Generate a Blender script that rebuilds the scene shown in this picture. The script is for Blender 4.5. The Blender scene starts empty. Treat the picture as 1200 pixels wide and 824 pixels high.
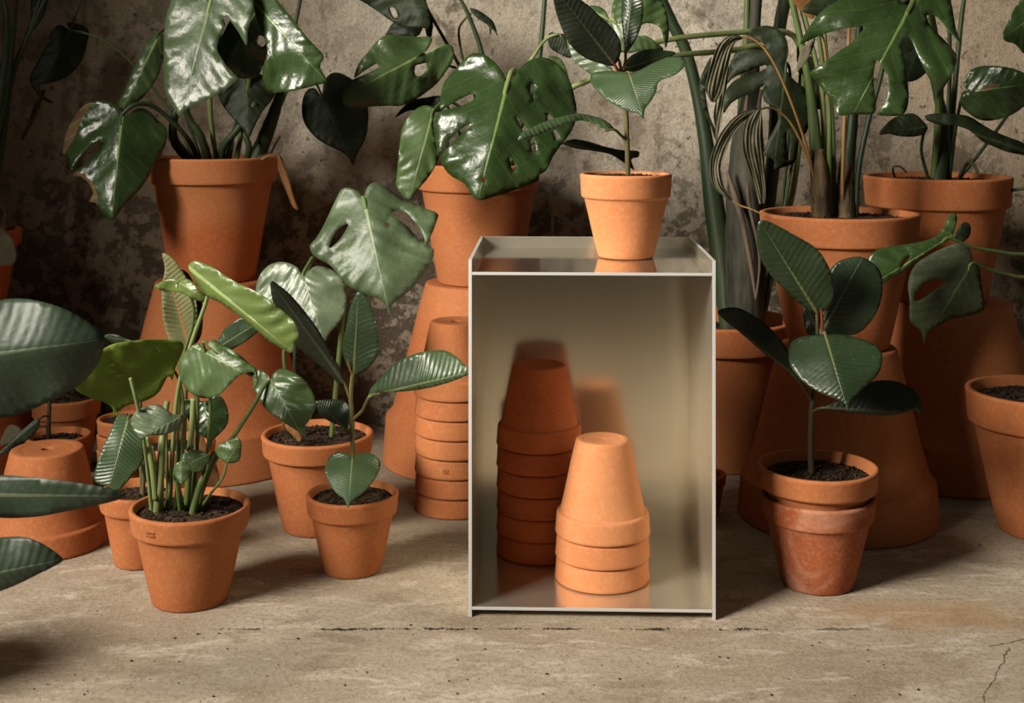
import bpy, bmesh, math, random
from mathutils import Vector, Matrix, noise
from mathutils.geometry import delaunay_2d_cdt

random.seed(7)
C = bpy.context.scene.collection
PI = math.pi

# ------------------------------------------------------------------ camera frame
FPX, HORIZ, EYE = 1490.0, 115.0, 0.718          # focal length in pixels (1200 wide), horizon row, eye height


def at(px, py, Y):
    """world point that lies at distance Y in front of the wall-facing camera"""
    return Vector(((px - 600) / FPX * Y, Y, EYE - (py - HORIZ) / FPX * Y))


def gx(px, Y):
    return (px - 600) / FPX * Y


# ------------------------------------------------------------------ node helpers
def new_mat(name):
    m = bpy.data.materials.new(name)
    m.use_nodes = True
    nt = m.node_tree
    nt.nodes.clear()
    out = nt.nodes.new('ShaderNodeOutputMaterial')
    b = nt.nodes.new('ShaderNodeBsdfPrincipled')
    nt.links.new(b.outputs[0], out.inputs[0])
    return m, nt, b, out


class N:
    """small node-graph writer"""
    def __init__(self, nt):
        self.nt = nt

    def link(self, a, b):
        self.nt.links.new(a, b)

    def put(self, sock, v):
        if hasattr(v, 'is_output'):
            self.link(v, sock)
        else:
            sock.default_value = v

    def math(self, op, a, b=None, c=None, clamp=False):
        n = self.nt.nodes.new('ShaderNodeMath')
        n.operation = op
        n.use_clamp = clamp
        for i, v in enumerate((a, b, c)):
            if v is not None:
                self.put(n.inputs[i], v)
        return n.outputs[0]

    def noise(self, vec, scale, detail=4, rough=0.55, dist=0.0):
        n = self.nt.nodes.new('ShaderNodeTexNoise')
        if vec is not None:
            self.link(vec, n.inputs['Vector'])
        n.inputs['Scale'].default_value = scale
        n.inputs['Detail'].default_value = detail
        n.inputs['Roughness'].default_value = rough
        n.inputs['Distortion'].default_value = dist
        return n.outputs[0]

    def vor(self, vec, scale, feature='F1'):
        n = self.nt.nodes.new('ShaderNodeTexVoronoi')
        n.feature = feature
        if vec is not None:
            self.link(vec, n.inputs['Vector'])
        n.inputs['Scale'].default_value = scale
        return n.outputs['Distance']

    def step(self, v, lo, hi, a=0.0, b=1.0):
        n = self.nt.nodes.new('ShaderNodeMapRange')
        n.interpolation_type = 'SMOOTHSTEP'
        self.put(n.inputs[0], v)
        n.inputs[1].default_value = lo
        n.inputs[2].default_value = hi
        n.inputs[3].default_value = a
        n.inputs[4].default_value = b
        return n.outputs[0]

    def mix(self, f, a, b):
        n = self.nt.nodes.new('ShaderNodeMix')
        n.data_type = 'RGBA'
        self.put(n.inputs[0], f)
        for s, v in ((n.inputs[6], a), (n.inputs[7], b)):
            if hasattr(v, 'is_output'):
                self.link(v, s)
            else:
                s.default_value = (v[0], v[1], v[2], 1)
        return n.outputs[2]

    def bump(self, h, strength, dist=0.002, normal=None):
        n = self.nt.nodes.new('ShaderNodeBump')
        n.inputs['Strength'].default_value = strength
        n.inputs['Distance'].default_value = dist
        self.link(h, n.inputs['Height'])
        if normal is not None:
            self.link(normal, n.inputs['Normal'])
        return n.outputs[0]

    def objco(self, spread=0.0):
        n = self.nt.nodes.new('ShaderNodeTexCoord')
        o = n.outputs['Object']
        if spread:
            i = self.nt.nodes.new('ShaderNodeObjectInfo')
            v = self.nt.nodes.new('ShaderNodeVectorMath')
            v.operation = 'MULTIPLY_ADD'
            c = self.nt.nodes.new('ShaderNodeCombineXYZ')
            for k in range(3):
                self.link(i.outputs['Random'], c.inputs[k])
            self.link(c.outputs[0], v.inputs[0])
            v.inputs[1].default_value = (spread, spread * 1.7, spread * 0.6)
            self.link(o, v.inputs[2])
            return v.outputs[0]
        return o

    def sep(self, v):
        n = self.nt.nodes.new('ShaderNodeSeparateXYZ')
        self.link(v, n.inputs[0])
        return n.outputs

    def rand(self):
        return self.nt.nodes.new('ShaderNodeObjectInfo').outputs['Random']

    def scale(self, v, s):
        n = self.nt.nodes.new('ShaderNodeVectorMath')
        n.operation = 'MULTIPLY'
        self.link(v, n.inputs[0])
        n.inputs[1].default_value = s
        return n.outputs[0]


def lin(r, g, b):
    f = lambda c: (c / 255 / 12.92) if c / 255 <= 0.04045 else ((c / 255 + 0.055) / 1.055) ** 2.4
    return (f(r), f(g), f(b))


# ------------------------------------------------------------------ materials
def terracotta(name, base, deep, pale, bloom=0.25, grime=0.25, damp=None):
    m, nt, b, out = new_mat(name)
    n = N(nt)
    co = n.objco(9.0)
    big = n.step(n.noise(co, 5.0, 3), 0.35, 0.68)
    col = n.mix(big, base, deep)
    blo = n.step(n.noise(co, 9.0, 5, 0.62, 0.6), 0.52, 0.78)
    col = n.mix(n.math('MULTIPLY', blo, bloom), col, pale)
    if damp:                                        # moisture has soaked up the lower wall to a ragged tide line
        z = n.sep(n.objco())[2]
        tide = n.math('ADD', z, n.math('MULTIPLY', n.math('SUBTRACT', n.noise(co, 8.0, 3), 0.5), 0.10))
        col = n.mix(n.math('MULTIPLY', n.step(tide, damp + 0.03, damp - 0.03), 0.75), col, (0.36, 0.085, 0.020))
    fine = n.noise(co, 170.0, 3, 0.6)
    col = n.mix(n.math('MULTIPLY', n.step(fine, 0.45, 0.72), 0.24), col, pale)
    spk = n.math('MAXIMUM', n.step(n.noise(co, 75.0, 5, 0.75), 0.60, 0.70), n.math('MULTIPLY', n.step(n.noise(n.scale(co, (1, 1, 0.35)), 17.0, 6, 0.7), 0.58, 0.74), 0.8))
    col = n.mix(n.math('MULTIPLY', spk, grime), col, (0.10, 0.035, 0.015))
    pit = n.step(n.vor(co, 70.0), 0.07, 0.03)
    col = n.mix(n.math('MULTIPLY', pit, 0.35), col, (0.05, 0.02, 0.01))
    n.link(col, b.inputs['Base Color'])
    b.inputs['Roughness'].default_value = 0.8
    b.inputs['Specular IOR Level'].default_value = 0.25
    h = n.math('ADD', n.noise(co, 30.0, 4), n.math('MULTIPLY', fine, 0.35))
    n.link(n.bump(h, 0.35, 0.0022), b.inputs['Normal'])
    return m


T_BASE, T_DEEP, T_PALE = (0.375, 0.130, 0.045), (0.330, 0.100, 0.031), (0.52, 0.25, 0.125)
TERRA = {
    'mid': terracotta('terracotta', T_BASE, T_DEEP, T_PALE, 0.10, 0.22),
    'damp': terracotta('terracotta_damp_foot', (0.44, 0.165, 0.062), T_BASE, T_PALE, 0.15, 0.2, 0.115),
    'light': terracotta('terracotta_pale', (0.53, 0.215, 0.088), (0.46, 0.165, 0.060), (0.64, 0.34, 0.19), 0.22, 0.15),
    'deep': terracotta('terracotta_deep', (0.45, 0.115, 0.034), (0.34, 0.076, 0.020), (0.50, 0.19, 0.08), 0.1, 0.2),
    'old': terracotta('terracotta_limed', (0.34, 0.088, 0.030), (0.23, 0.052, 0.016), (0.54, 0.31, 0.21), 0.62, 0.35),
}


def soil_mat():
    m, nt, b, out = new_mat('potting_soil')
    n = N(nt)
    co = n.objco(5.0)
    col = n.mix(n.step(n.noise(co, 90, 4, 0.7), 0.35, 0.7), (0.016, 0.010, 0.007), (0.085, 0.055, 0.034))
    spk = n.math('MULTIPLY', n.step(n.vor(co, 120), 0.16, 0.08), n.step(n.noise(co, 60, 2), 0.56, 0.62))
    col = n.mix(spk, col, (0.34, 0.25, 0.15))
    n.link(col, b.inputs['Base Color'])
    b.inputs['Roughness'].default_value = 0.95
    b.inputs['Specular IOR Level'].default_value = 0.1
    n.link(n.bump(n.noise(co, 160, 5, 0.75), 0.9, 0.006), b.inputs['Normal'])
    return m


SOIL = soil_mat()


def leaf_mat(name, top, vein, nv, slope, veinw, bumps, rough, mott=0.35, translucent=0.05, spec=0.5, vs=0.16, bd=0.0018):
    m, nt, b, out = new_mat(name)
    n = N(nt)
    uv = nt.nodes.new('ShaderNodeUVMap')
    s = n.sep(uv.outputs[0])
    co = n.objco(4.0)
    u = n.math('ABSOLUTE', n.math('ADD', s[0], n.math('MULTIPLY', n.math('SUBTRACT', n.noise(co, 14, 2), 0.5), 0.006)))
    t = s[1]
    wob = n.math('MULTIPLY', n.math('SUBTRACT', n.noise(co, 13, 3), 0.5), 0.09)
    # lateral veins climb from the midrib towards the tip, bending with distance
    ph = n.math('MULTIPLY', n.math('SUBTRACT', n.math('ADD', t, wob), n.math('MULTIPLY', n.math('POWER', u, 0.85), slope)), nv)
    tri = n.math('ABSOLUTE', n.math('SUBTRACT', n.math('FRACT', ph), 0.5))
    veinm = n.step(tri, veinw, 0.0)
    rib = n.step(n.math('DIVIDE', u, n.math('MAXIMUM', n.math('SUBTRACT', 1.12, t), 0.12)), 0.018, 0.008)
    rand = n.rand()
    c0 = n.mix(n.math('MULTIPLY', n.step(n.noise(co, 11, 4), 0.35, 0.7), mott), top, [min(1, c * 1.9 + 0.012) for c in top])
    c0 = n.mix(n.math('MULTIPLY', rand, 0.35), c0, [c * 0.62 for c in top])
    c1 = n.mix(n.math("MULTIPLY", veinm, vs), c0, vein_mid(top, vein))
    dust = n.step(n.noise(co, 190, 3, 0.7), 0.56, 0.74)
    c1 = n.mix(n.math('MULTIPLY', dust, 0.16), c1, (0.16, 0.20, 0.13))
    c1 = n.mix(n.math('MULTIPLY', rib, n.math('SUBTRACT', 0.9, n.math('MULTIPLY', n.math('MAXIMUM', t, 0.0), 0.5))), c1, vein)
    n.link(c1, b.inputs['Base Color'])
    rr = n.math('ADD', rough - 0.06, n.math('MULTIPLY', n.noise(co, 26, 4), 0.14))
    n.link(rr, b.inputs['Roughness'])
    b.inputs['Specular IOR Level'].default_value = spec
    wave = n.math('COSINE', n.math('MULTIPLY', ph, 2 * PI))
    amp = n.step(n.noise(co, 10, 3), 0.30, 0.72, 0.15, 1.0)
    h = n.math('ADD', n.math('MULTIPLY', n.math('MULTIPLY', wave, amp), bumps * 0.5), n.math('ADD', n.math('MULTIPLY', rib, 0.25), n.math('ADD', n.math('MULTIPLY', n.noise(co, 22, 3, 0.6), 1.3), n.math('MULTIPLY', n.noise(co, 110, 3), 0.3))))
    n.link(n.bump(h, 0.6, bd), b.inputs['Normal'])
    tr = nt.nodes.new('ShaderNodeBsdfTranslucent')
    n.link(n.mix(0.5, c1, [min(1, c * 3.2) for c in top]), tr.inputs[0])
    mx = nt.nodes.new('ShaderNodeMixShader')
    mx.inputs[0].default_value = translucent
    n.link(b.outputs[0], mx.inputs[1])
    n.link(tr.outputs[0], mx.inputs[2])
    n.link(mx.outputs[0], out.inputs[0])
    return m


def vein_mid(a, b):
    return [a[i] * 0.45 + b[i] * 0.55 for i in range(3)]


PALEV = (0.16, 0.25, 0.07)
LEAF = {
    'mon': leaf_mat('monstera_leaf', (0.020, 0.041, 0.0095), PALEV, 6.5, 0.75, 0.035, 0.5, 0.30, vs=0.28, bd=0.0030),
    'monl': leaf_mat('monstera_leaf_light', (0.042, 0.074, 0.022), (0.20, 0.27, 0.10), 6.5, 0.75, 0.035, 0.5, 0.36, vs=0.28, bd=0.0030),
    'dusty': leaf_mat('monstera_leaf_dusty', (0.040, 0.062, 0.026), (0.20, 0.26, 0.13), 6.5, 0.75, 0.035, 0.5, 0.46, 0.7, spec=0.45, vs=0.28, bd=0.0030),
    'sheen': leaf_mat('monstera_leaf_sheen', (0.044, 0.066, 0.030), (0.17, 0.22, 0.11), 6.5, 0.75, 0.035, 0.5, 0.37, 0.6, vs=0.28, bd=0.0030),
    'mond': leaf_mat('monstera_leaf_dark', (0.012, 0.018, 0.0065), (0.045, 0.065, 0.024), 6.5, 0.75, 0.035, 0.4, 0.52, spec=0.18),
    'young': leaf_mat('young_leaf', (0.082, 0.120, 0.027), (0.26, 0.33, 0.12), 7, 0.8, 0.04, 0.4, 0.40, translucent=0.14),
    'youngm': leaf_mat('young_leaf_mid', (0.046, 0.078, 0.023), (0.19, 0.26, 0.10), 7, 0.8, 0.04, 0.4, 0.40, translucent=0.10),
    'grey': leaf_mat('grey_green_leaf', (0.078, 0.105, 0.060), (0.22, 0.26, 0.16), 7, 0.8, 0.04, 0.6, 0.38, 0.6, bd=0.0032),
    'rub': leaf_mat('rubber_leaf', (0.015, 0.030, 0.011), (0.13, 0.15, 0.05), 17, 0.42, 0.07, 0.45, 0.36, vs=0.10),
    'rubl': leaf_mat('rubber_leaf_light', (0.036, 0.064, 0.025), (0.20, 0.23, 0.10), 19, 0.40, 0.08, 1.0, 0.36, vs=0.2),
    'rubd': leaf_mat('rubber_leaf_dark', (0.011, 0.015, 0.008), (0.06, 0.06, 0.03), 17, 0.42, 0.06, 0.6, 0.42, spec=0.3),
    'rubg': leaf_mat('rubber_leaf_greyed', (0.017, 0.030, 0.016), (0.09, 0.11, 0.06), 15, 0.40, 0.07, 0.5, 0.46, spec=0.35),
    'under': leaf_mat('leaf_underside', (0.085, 0.120, 0.040), (0.20, 0.24, 0.08), 7, 0.75, 0.05, 0.4, 0.55, translucent=0.1, spec=0.2),
    'glow': leaf_mat('young_leaf_underside', (0.185, 0.26, 0.045), (0.26, 0.31, 0.08), 7, 0.8, 0.05, 0.3, 0.55, vs=0.3, translucent=0.55, spec=0.2),
    'runder': leaf_mat('rubber_leaf_underside', (0.14, 0.15, 0.065), (0.30, 0.12, 0.045), 22, 0.35, 0.09, 0.7, 0.6, spec=0.2, vs=0.4),
    'dunder': leaf_mat('dark_leaf_underside', (0.024, 0.030, 0.014), (0.06, 0.08, 0.03), 8, 0.7, 0.05, 0.4, 0.6, spec=0.15),
    'dry': leaf_mat('dried_leaf', (0.14, 0.125, 0.078), (0.30, 0.27, 0.18), 2.2, 38.0, 0.30, 1.6, 0.7, 0.6, 0.1, 0.15, vs=0.75),
    'brown': leaf_mat('withered_leaf', (0.15, 0.066, 0.022), (0.22, 0.10, 0.03), 5, 0.8, 0.06, 0.5, 0.7, 0.5, 0.1, 0.15),
    'scorch': leaf_mat('scorched_leaf_edge', (0.085, 0.055, 0.026), (0.26, 0.20, 0.07), 9, 0.8, 0.2, 1.2, 0.8, 0.8, 0.0, 0.1, vs=0.5),
}


def stem_mat(name, c1, c2, rough=0.5, sc=18, bump=0.3):
    m, nt, b, out = new_mat(name)
    n = N(nt)
    co = n.objco(3.0)
    col = n.mix(n.step(n.noise(n.scale(co, (1, 1, 0.16)), sc, 5, 0.62), 0.35, 0.68), c1, c2)
    n.link(col, b.inputs['Base Color'])
    b.inputs['Roughness'].default_value = rough
    b.inputs['Specular IOR Level'].default_value = 0.3
    n.link(n.bump(n.noise(n.scale(co, (1, 1, 0.25)), sc * 5, 4), bump, 0.002), b.inputs['Normal'])
    return m


STEM = {
    'green': stem_mat('green_stalk', (0.080, 0.115, 0.030), (0.055, 0.083, 0.024)),
    'pale': stem_mat('pale_green_stalk', (0.185, 0.225, 0.085), (0.125, 0.165, 0.055)),
    'dark': stem_mat('dark_green_stalk', (0.016, 0.030, 0.012), (0.034, 0.050, 0.018)),
    'bark': stem_mat('brown_stem', (0.060, 0.044, 0.020), (0.030, 0.022, 0.011), 0.8, 30, 0.6),
    'woody': stem_mat('olive_stem', (0.115, 0.098, 0.035), (0.075, 0.062, 0.022), 0.7, 30, 0.5),
    'tan': stem_mat('tan_stalk', (0.27, 0.145, 0.045), (0.18, 0.095, 0.030), 0.6),
    'trunk': stem_mat('fibrous_trunk', (0.011, 0.012, 0.007), (0.050, 0.047, 0.031), 0.75, 26, 0.8),
    'fibre': stem_mat('fibrous_brown', (0.17, 0.115, 0.060), (0.022, 0.016, 0.009), 0.9, 55, 1.0),
    'red': stem_mat('red_sheath', (0.20, 0.045, 0.022), (0.14, 0.035, 0.015)),
    'husk': stem_mat('dry_husk', (0.105, 0.072, 0.050), (0.040, 0.028, 0.020), 0.8, 30, 0.6),
    'bamboo': stem_mat('bamboo', (0.40, 0.27, 0.13), (0.28, 0.18, 0.08), 0.6),
}


def wall_mat():
    m, nt, b, out = new_mat('aged_plaster')
    n = N(nt)
    co = n.objco()
    s = n.sep(co)
    big = n.noise(co, 1.7, 6, 0.6, 0.6)
    col = n.mix(n.step(big, 0.34, 0.66), (0.390, 0.332, 0.255), (0.590, 0.535, 0.445))
    mid = n.noise(co, 7.5, 8, 0.68, 0.4)
    col = n.mix(n.math('MULTIPLY', n.step(mid, 0.46, 0.74), 0.65), col, (0.215, 0.160, 0.098))
    mid2 = n.noise(co, 5.0, 8, 0.66, 0.5)
    col = n.mix(n.math('MULTIPLY', n.step(mid2, 0.50, 0.78), 0.55), col, (0.66, 0.62, 0.54))
    # rising-damp band: mould and flaked dark pits, ragged upper edge; brown wash at the right end, painted shade at the left
    edge = n.math('ADD', s[2], n.math('MULTIPLY', n.math('SUBTRACT', n.noise(co, 2.6, 6, 0.62), 0.5), 0.60))
    band = n.step(edge, 0.72, 0.36)
    left = n.step(n.math('ADD', s[0], n.math('MULTIPLY', n.math('SUBTRACT', n.noise(co, 2.6, 5), 0.5), 0.7)), -0.30, -0.85)  # light falling off to the left, painted into the plaster colour
    right = n.step(n.math('ADD', s[0], n.math('MULTIPLY', n.math('SUBTRACT', n.noise(co, 2.2, 5), 0.5), 0.7)), 0.45, 0.90)
    col = n.mix(n.math('MULTIPLY', right, 0.6), col, (0.235, 0.165, 0.095))
    col = n.mix(n.math('MULTIPLY', left, 0.55), col, (0.200, 0.145, 0.085))
    damp = n.math('MAXIMUM', band, n.math('MULTIPLY', left, 0.35))  # damp band plus a share of the painted left-hand shade
    col = n.mix(n.math('MULTIPLY', damp, 0.6), col, (0.150, 0.112, 0.072))
    pn = n.noise(co, 21, 10, 0.74, 0.2)
    pits = n.math('MULTIPLY', n.step(n.math('ADD', pn, n.math('MULTIPLY', damp, 0.075)), 0.545, 0.615), n.math('MULTIPLY_ADD', damp, 0.60, 0.22))
    col = n.mix(pits, col, (0.040, 0.029, 0.019))
    spots = n.math('MULTIPLY', n.step(n.noise(co, 62, 4, 0.6), 0.61, 0.66), n.step(n.noise(co, 6, 4), 0.42, 0.60))
    col = n.mix(n.math('MULTIPLY', spots, 0.8), col, (0.07, 0.052, 0.034))
    patch = n.math('MULTIPLY', n.step(n.noise(co, 2.7, 7, 0.68, 0.6), 0.575, 0.66), n.step(n.noise(co, 30, 7, 0.75), 0.44, 0.56))
    col = n.mix(n.math('MULTIPLY', patch, 0.72), col, (0.085, 0.064, 0.042))
    fine = n.noise(co, 230, 4, 0.7)
    col = n.mix(n.math('MULTIPLY', n.step(fine, 0.45, 0.62), 0.42), col, (0.16, 0.125, 0.085))
    n.link(col, b.inputs['Base Color'])
    b.inputs['Roughness'].default_value = 0.92
    b.inputs['Specular IOR Level'].default_value = 0.15
    h = n.math('ADD', n.math('MULTIPLY', n.math('ADD', pits, spots), -0.8), n.math('ADD', n.math('MULTIPLY', n.noise(co, 70, 5, 0.7), 0.9), mid))
    n.link(n.bump(h, 0.6, 0.006), b.inputs['Normal'])
    return m


def floor_mat():
    m, nt, b, out = new_mat('worn_concrete')
    n = N(nt)
    co = n.objco()
    s = n.sep(co)
    big = n.noise(co, 2.4, 5, 0.6, 0.5)
    col = n.mix(n.step(big, 0.33, 0.67), (0.300, 0.240, 0.170), (0.410, 0.345, 0.262))
    st = n.noise(n.scale(co, (1.0, 2.6, 1.0)), 8.0, 8, 0.72, 0.8)
    col = n.mix(n.math('MULTIPLY', n.step(st, 0.50, 0.62), 0.62), col, (0.56, 0.49, 0.40))
    st2 = n.noise(n.scale(co, (1.0, 1.8, 1.0)), 10.0, 8, 0.74, 0.5)
    col = n.mix(n.math('MULTIPLY', n.step(st2, 0.50, 0.63), 0.55), col, (0.205, 0.148, 0.092))
    fine = n.noise(co, 130, 4, 0.7)
    col = n.mix(n.math('MULTIPLY', n.step(fine, 0.44, 0.66), 0.45), col, (0.150, 0.112, 0.072))
    gr = n.noise(co, 320, 2, 0.6)
    col = n.mix(n.math('MULTIPLY', n.step(gr, 0.50, 0.66), 0.38), col, (0.53, 0.47, 0.38))
    fleck = n.math('MULTIPLY', n.step(n.noise(n.scale(co, (1, 1.8, 1)), 34, 5, 0.7), 0.63, 0.70), n.step(n.noise(co, 5, 3), 0.45, 0.6))
    col = n.mix(n.math('MULTIPLY', fleck, 0.75), col, (0.58, 0.53, 0.45))
    # darker concrete towards the foot of the wall
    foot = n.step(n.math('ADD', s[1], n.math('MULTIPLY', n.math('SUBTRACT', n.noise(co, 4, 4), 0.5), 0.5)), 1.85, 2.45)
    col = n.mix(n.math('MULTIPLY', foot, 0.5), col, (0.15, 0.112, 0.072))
    # ochre stain
    dx = n.math('MULTIPLY', n.math('SUBTRACT', s[0], 0.585), 5.2)
    dy = n.math('MULTIPLY', n.math('SUBTRACT', s[1], 1.765), 13.0)
    rr = n.math('ADD', n.math('SQRT', n.math('ADD', n.math('MULTIPLY', dx, dx), n.math('MULTIPLY', dy, dy))), n.math('MULTIPLY', n.math('SUBTRACT', n.noise(co, 16, 5, 0.65), 0.5), 1.6))
    col = n.mix(n.math('MULTIPLY', n.step(rr, 1.15, 0.2), 0.42), col, (0.36, 0.190, 0.065))
    # hairline joint running across, broken and crumbling in places
    ln = n.math('ABSOLUTE', n.math('ADD', n.math('SUBTRACT', s[1], 1.719), n.math('ADD',
         n.math('MULTIPLY', n.math('SUBTRACT', n.noise(co, 3.0, 3), 0.5), 0.014), n.math('MULTIPLY', n.math('SUBTRACT', n.noise(co, 60, 5, 0.75), 0.5), 0.024))))
    brk = n.step(n.noise(n.scale(co, (1, 0.1, 1)), 19, 6, 0.75), 0.45, 0.58)
    rng = n.math('MULTIPLY', n.step(s[0], -0.42, -0.36), n.step(s[0], 0.62, 0.35))
    wid = n.math('MULTIPLY_ADD', brk, 0.0030, 0.0004)
    crack = n.math('MULTIPLY', n.math('LESS_THAN', ln, wid), n.math('MULTIPLY', rng, n.math('MULTIPLY_ADD', brk, 0.7, 0.25)))
    # two finer cracks at the right
    l2 = n.math('ABSOLUTE', n.math('ADD', n.math('SUBTRACT', n.math('SUBTRACT', s[0], 0.575), n.math('MULTIPLY', n.math('SUBTRACT', s[1], 1.54), 0.62)), n.math('MULTIPLY', n.math('SUBTRACT', n.noise(co, 22, 4, 0.6), 0.5), 0.03)))
    c2 = n.math('MULTIPLY', n.math('LESS_THAN', l2, 0.0011), n.math('LESS_THAN', s[1], 1.66))
    l3 = n.math('ABSOLUTE', n.math('ADD', n.math('SUBTRACT', n.math('SUBTRACT', s[1], 1.672), n.math('MULTIPLY', n.math('SUBTRACT', s[0], 0.64), 0.35)), n.math('MULTIPLY', n.math('SUBTRACT', n.noise(co, 26, 4, 0.6), 0.5), 0.02)))
    c3 = n.math('MULTIPLY', n.math('LESS_THAN', l3, 0.0013), n.math('GREATER_THAN', s[0], 0.625))
    crack = n.math('MAXIMUM', crack, n.math('MULTIPLY', n.math('MAXIMUM', c2, c3), 0.7))
    col = n.mix(crack, col, (0.022, 0.014, 0.008))
    n.link(col, b.inputs['Base Color'])
    b.inputs['Roughness'].default_value = 0.88
    b.inputs['Specular IOR Level'].default_value = 0.2
    h = n.math('ADD', n.math('MULTIPLY', crack, -2.0), n.math('ADD', n.math('MULTIPLY', fine, 0.5), n.math('ADD', st, n.math('MULTIPLY', gr, 0.25))))
    n.link(n.bump(h, 0.5, 0.004), b.inputs['Normal'])
    return m


def metal_mat(name, base, rough, cloud):
    m, nt, b, out = new_mat(name)
    n = N(nt)
    co = n.objco(2.0)
    n.link(n.mix(n.math('MULTIPLY', n.noise(co, 5, 4), cloud), base, [c * 0.75 for c in base]), b.inputs['Base Color'])
    b.inputs['Metallic'].default_value = 1.0
    br = n.noise(n.scale(co, (6, 6, 260)), 3, 3)
    n.link(n.math('ADD', rough - 0.04, n.math('MULTIPLY', br, 0.08)), b.inputs['Roughness'])
    gr = n.noise(co, 420, 2)
    n.link(n.bump(n.math('ADD', br, n.math('MULTIPLY', gr, 0.5)), 0.05, 0.0006), b.inputs['Normal'])
    return m


ALU = metal_mat('brushed_aluminium', (0.86, 0.79, 0.64), 0.17, 0.4)
ALU.node_tree.nodes['Principled BSDF'].inputs['Metallic'].default_value = 0.86
ALU_FLAT = metal_mat('polished_aluminium', (0.66, 0.63, 0.53), 0.075, 0.4)
ALU_FLAT.node_tree.nodes['Principled BSDF'].inputs['Metallic'].default_value = 0.93
ALU_EDGE = metal_mat('cut_aluminium_edge', (0.60, 0.605, 0.60), 0.5, 0.2)
ALU_EDGE.node_tree.nodes['Principled BSDF'].inputs['Metallic'].default_value = 0.35


# ------------------------------------------------------------------ object helpers
def mesh(name, verts, faces, mats, loc=(0, 0, 0), parent=None, smooth=True, uvs=None, recalc=False):
    me = bpy.data.meshes.new(name)
    me.from_pydata([tuple(v) for v in verts], [], faces)
    if recalc:
        bm = bmesh.new()
        bm.from_mesh(me)
        bmesh.ops.recalc_face_normals(bm, faces=bm.faces)
        bm.to_mesh(me)
        bm.free()
    for mt in (mats if isinstance(mats, (list, tuple)) else [mats]):
        me.materials.append(mt)
    if uvs:
        lay = me.uv_layers.new(name='UVMap')
        for lp in me.loops:
            lay.data[lp.index].uv = uvs[lp.vertex_index]
    if smooth:
        for p in me.polygons:
            p.use_smooth = True
    me.update()
    o = bpy.data.objects.new(name, me)
    C.objects.link(o)
    o.parent = parent
    o.location = loc
    return o


def tag(o, label=None, cat=None, group=None, kind=None):
    for k, v in (('label', label), ('category', cat), ('group', group), ('kind', kind)):
        if v:
            o[k] = v
    return o


def thing(name, loc, label, cat, group=None):
    o = bpy.data.objects.new(name, None)
    o.empty_display_size = 0.02
    C.objects.link(o)
    o.location = loc
    return tag(o, label, cat, group)


def lathe(profile, seg=80, wob=0.0, seed=0.0):
    verts, faces = [], []
    k = len(profile)
    for i in range(seg):
        a = 2 * PI * i / seg
        for r, z in profile:
            q = 1 + wob * (math.sin(2 * a + seed) + 0.6 * math.sin(3 * a + 2.1 * seed + z * 14))
            verts.append((r * q * math.cos(a), r * q * math.sin(a), z))
    for i in range(seg):
        j = (i + 1) % seg
        for p in range(k):
            q = (p + 1) % k
            faces.append((i * k + p, j * k + p, j * k + q, i * k + q))
    return verts, faces


def pot_profile(R, h, rb, hr, t=0.006, neck=0.875, shoulder=0.0, hole=0.008):
    """classic flower pot: tapered body under a collar rim; R rim radius, rb foot radius, hr rim height"""
    rn = R * neck
    e = min(0.003, hr * 0.15)
    ri = rn - t                                    # inner radius at the level of the collar
    Ro = R * 0.968
    pr = [(hole, 0.003), (hole + 0.0004, 0.0016), (hole + 0.0018, 0.0011), (rb * 0.70, 0.0011), (rb * 0.73, 0.0009), (rb * 0.76, 0.0001), (rb * 0.79, 0.0), (rb - 0.005, 0.0), (rb - 0.0030, 0.0003), (rb - 0.0010, 0.0015), (rb, 0.004)]
    for f in (0.25, 0.5, 0.75):
        pr.append((rb + (rn - rb) * f, (h - hr) * f))
    pr += [(rn, h - hr - shoulder - 0.0015), (rn + 0.001, h - hr - shoulder), (Ro - e, h - hr), (Ro - e * 0.3, h - hr + e * 0.5), (Ro, h - hr + e * 1.5)]
    pr += [(R - 0.0008, h - e * 2), (R, h - e * 1.2), (R - e * 0.35, h - e * 0.3), (R - e * 1.1, h)]
    Ri = R - max(t * 1.25, 0.007)
    pr += [(Ri + e * 0.6, h), (Ri, h - e * 0.6), (min(Ri - 0.001, ri + 0.5 * (Ri - ri)), h - hr * 0.6), (ri, h - hr * 1.05)]
    pr += [(rb - t + (ri - rb + t) * 0.4, (h - hr) * 0.42), (rb - t, t + 0.004), (rb - t - 0.004, t), (hole, t)]
    return pr


def pot(name, loc, dims, mat, parent=None, inverted=False, wob=0.004):
    R, h, rb, hr = dims[:4]
    kw = dims[4] if len(dims) > 4 else {}
    pr = pot_profile(R, h, rb, hr, **kw)
    if inverted:
        pr = [(r, h - z) for r, z in pr]
    v, f = lathe(pr, 88, wob, random.uniform(0, 6))
    o = mesh(name, v, f, TERRA[mat], loc, parent, True, None, True)
    return o


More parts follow.
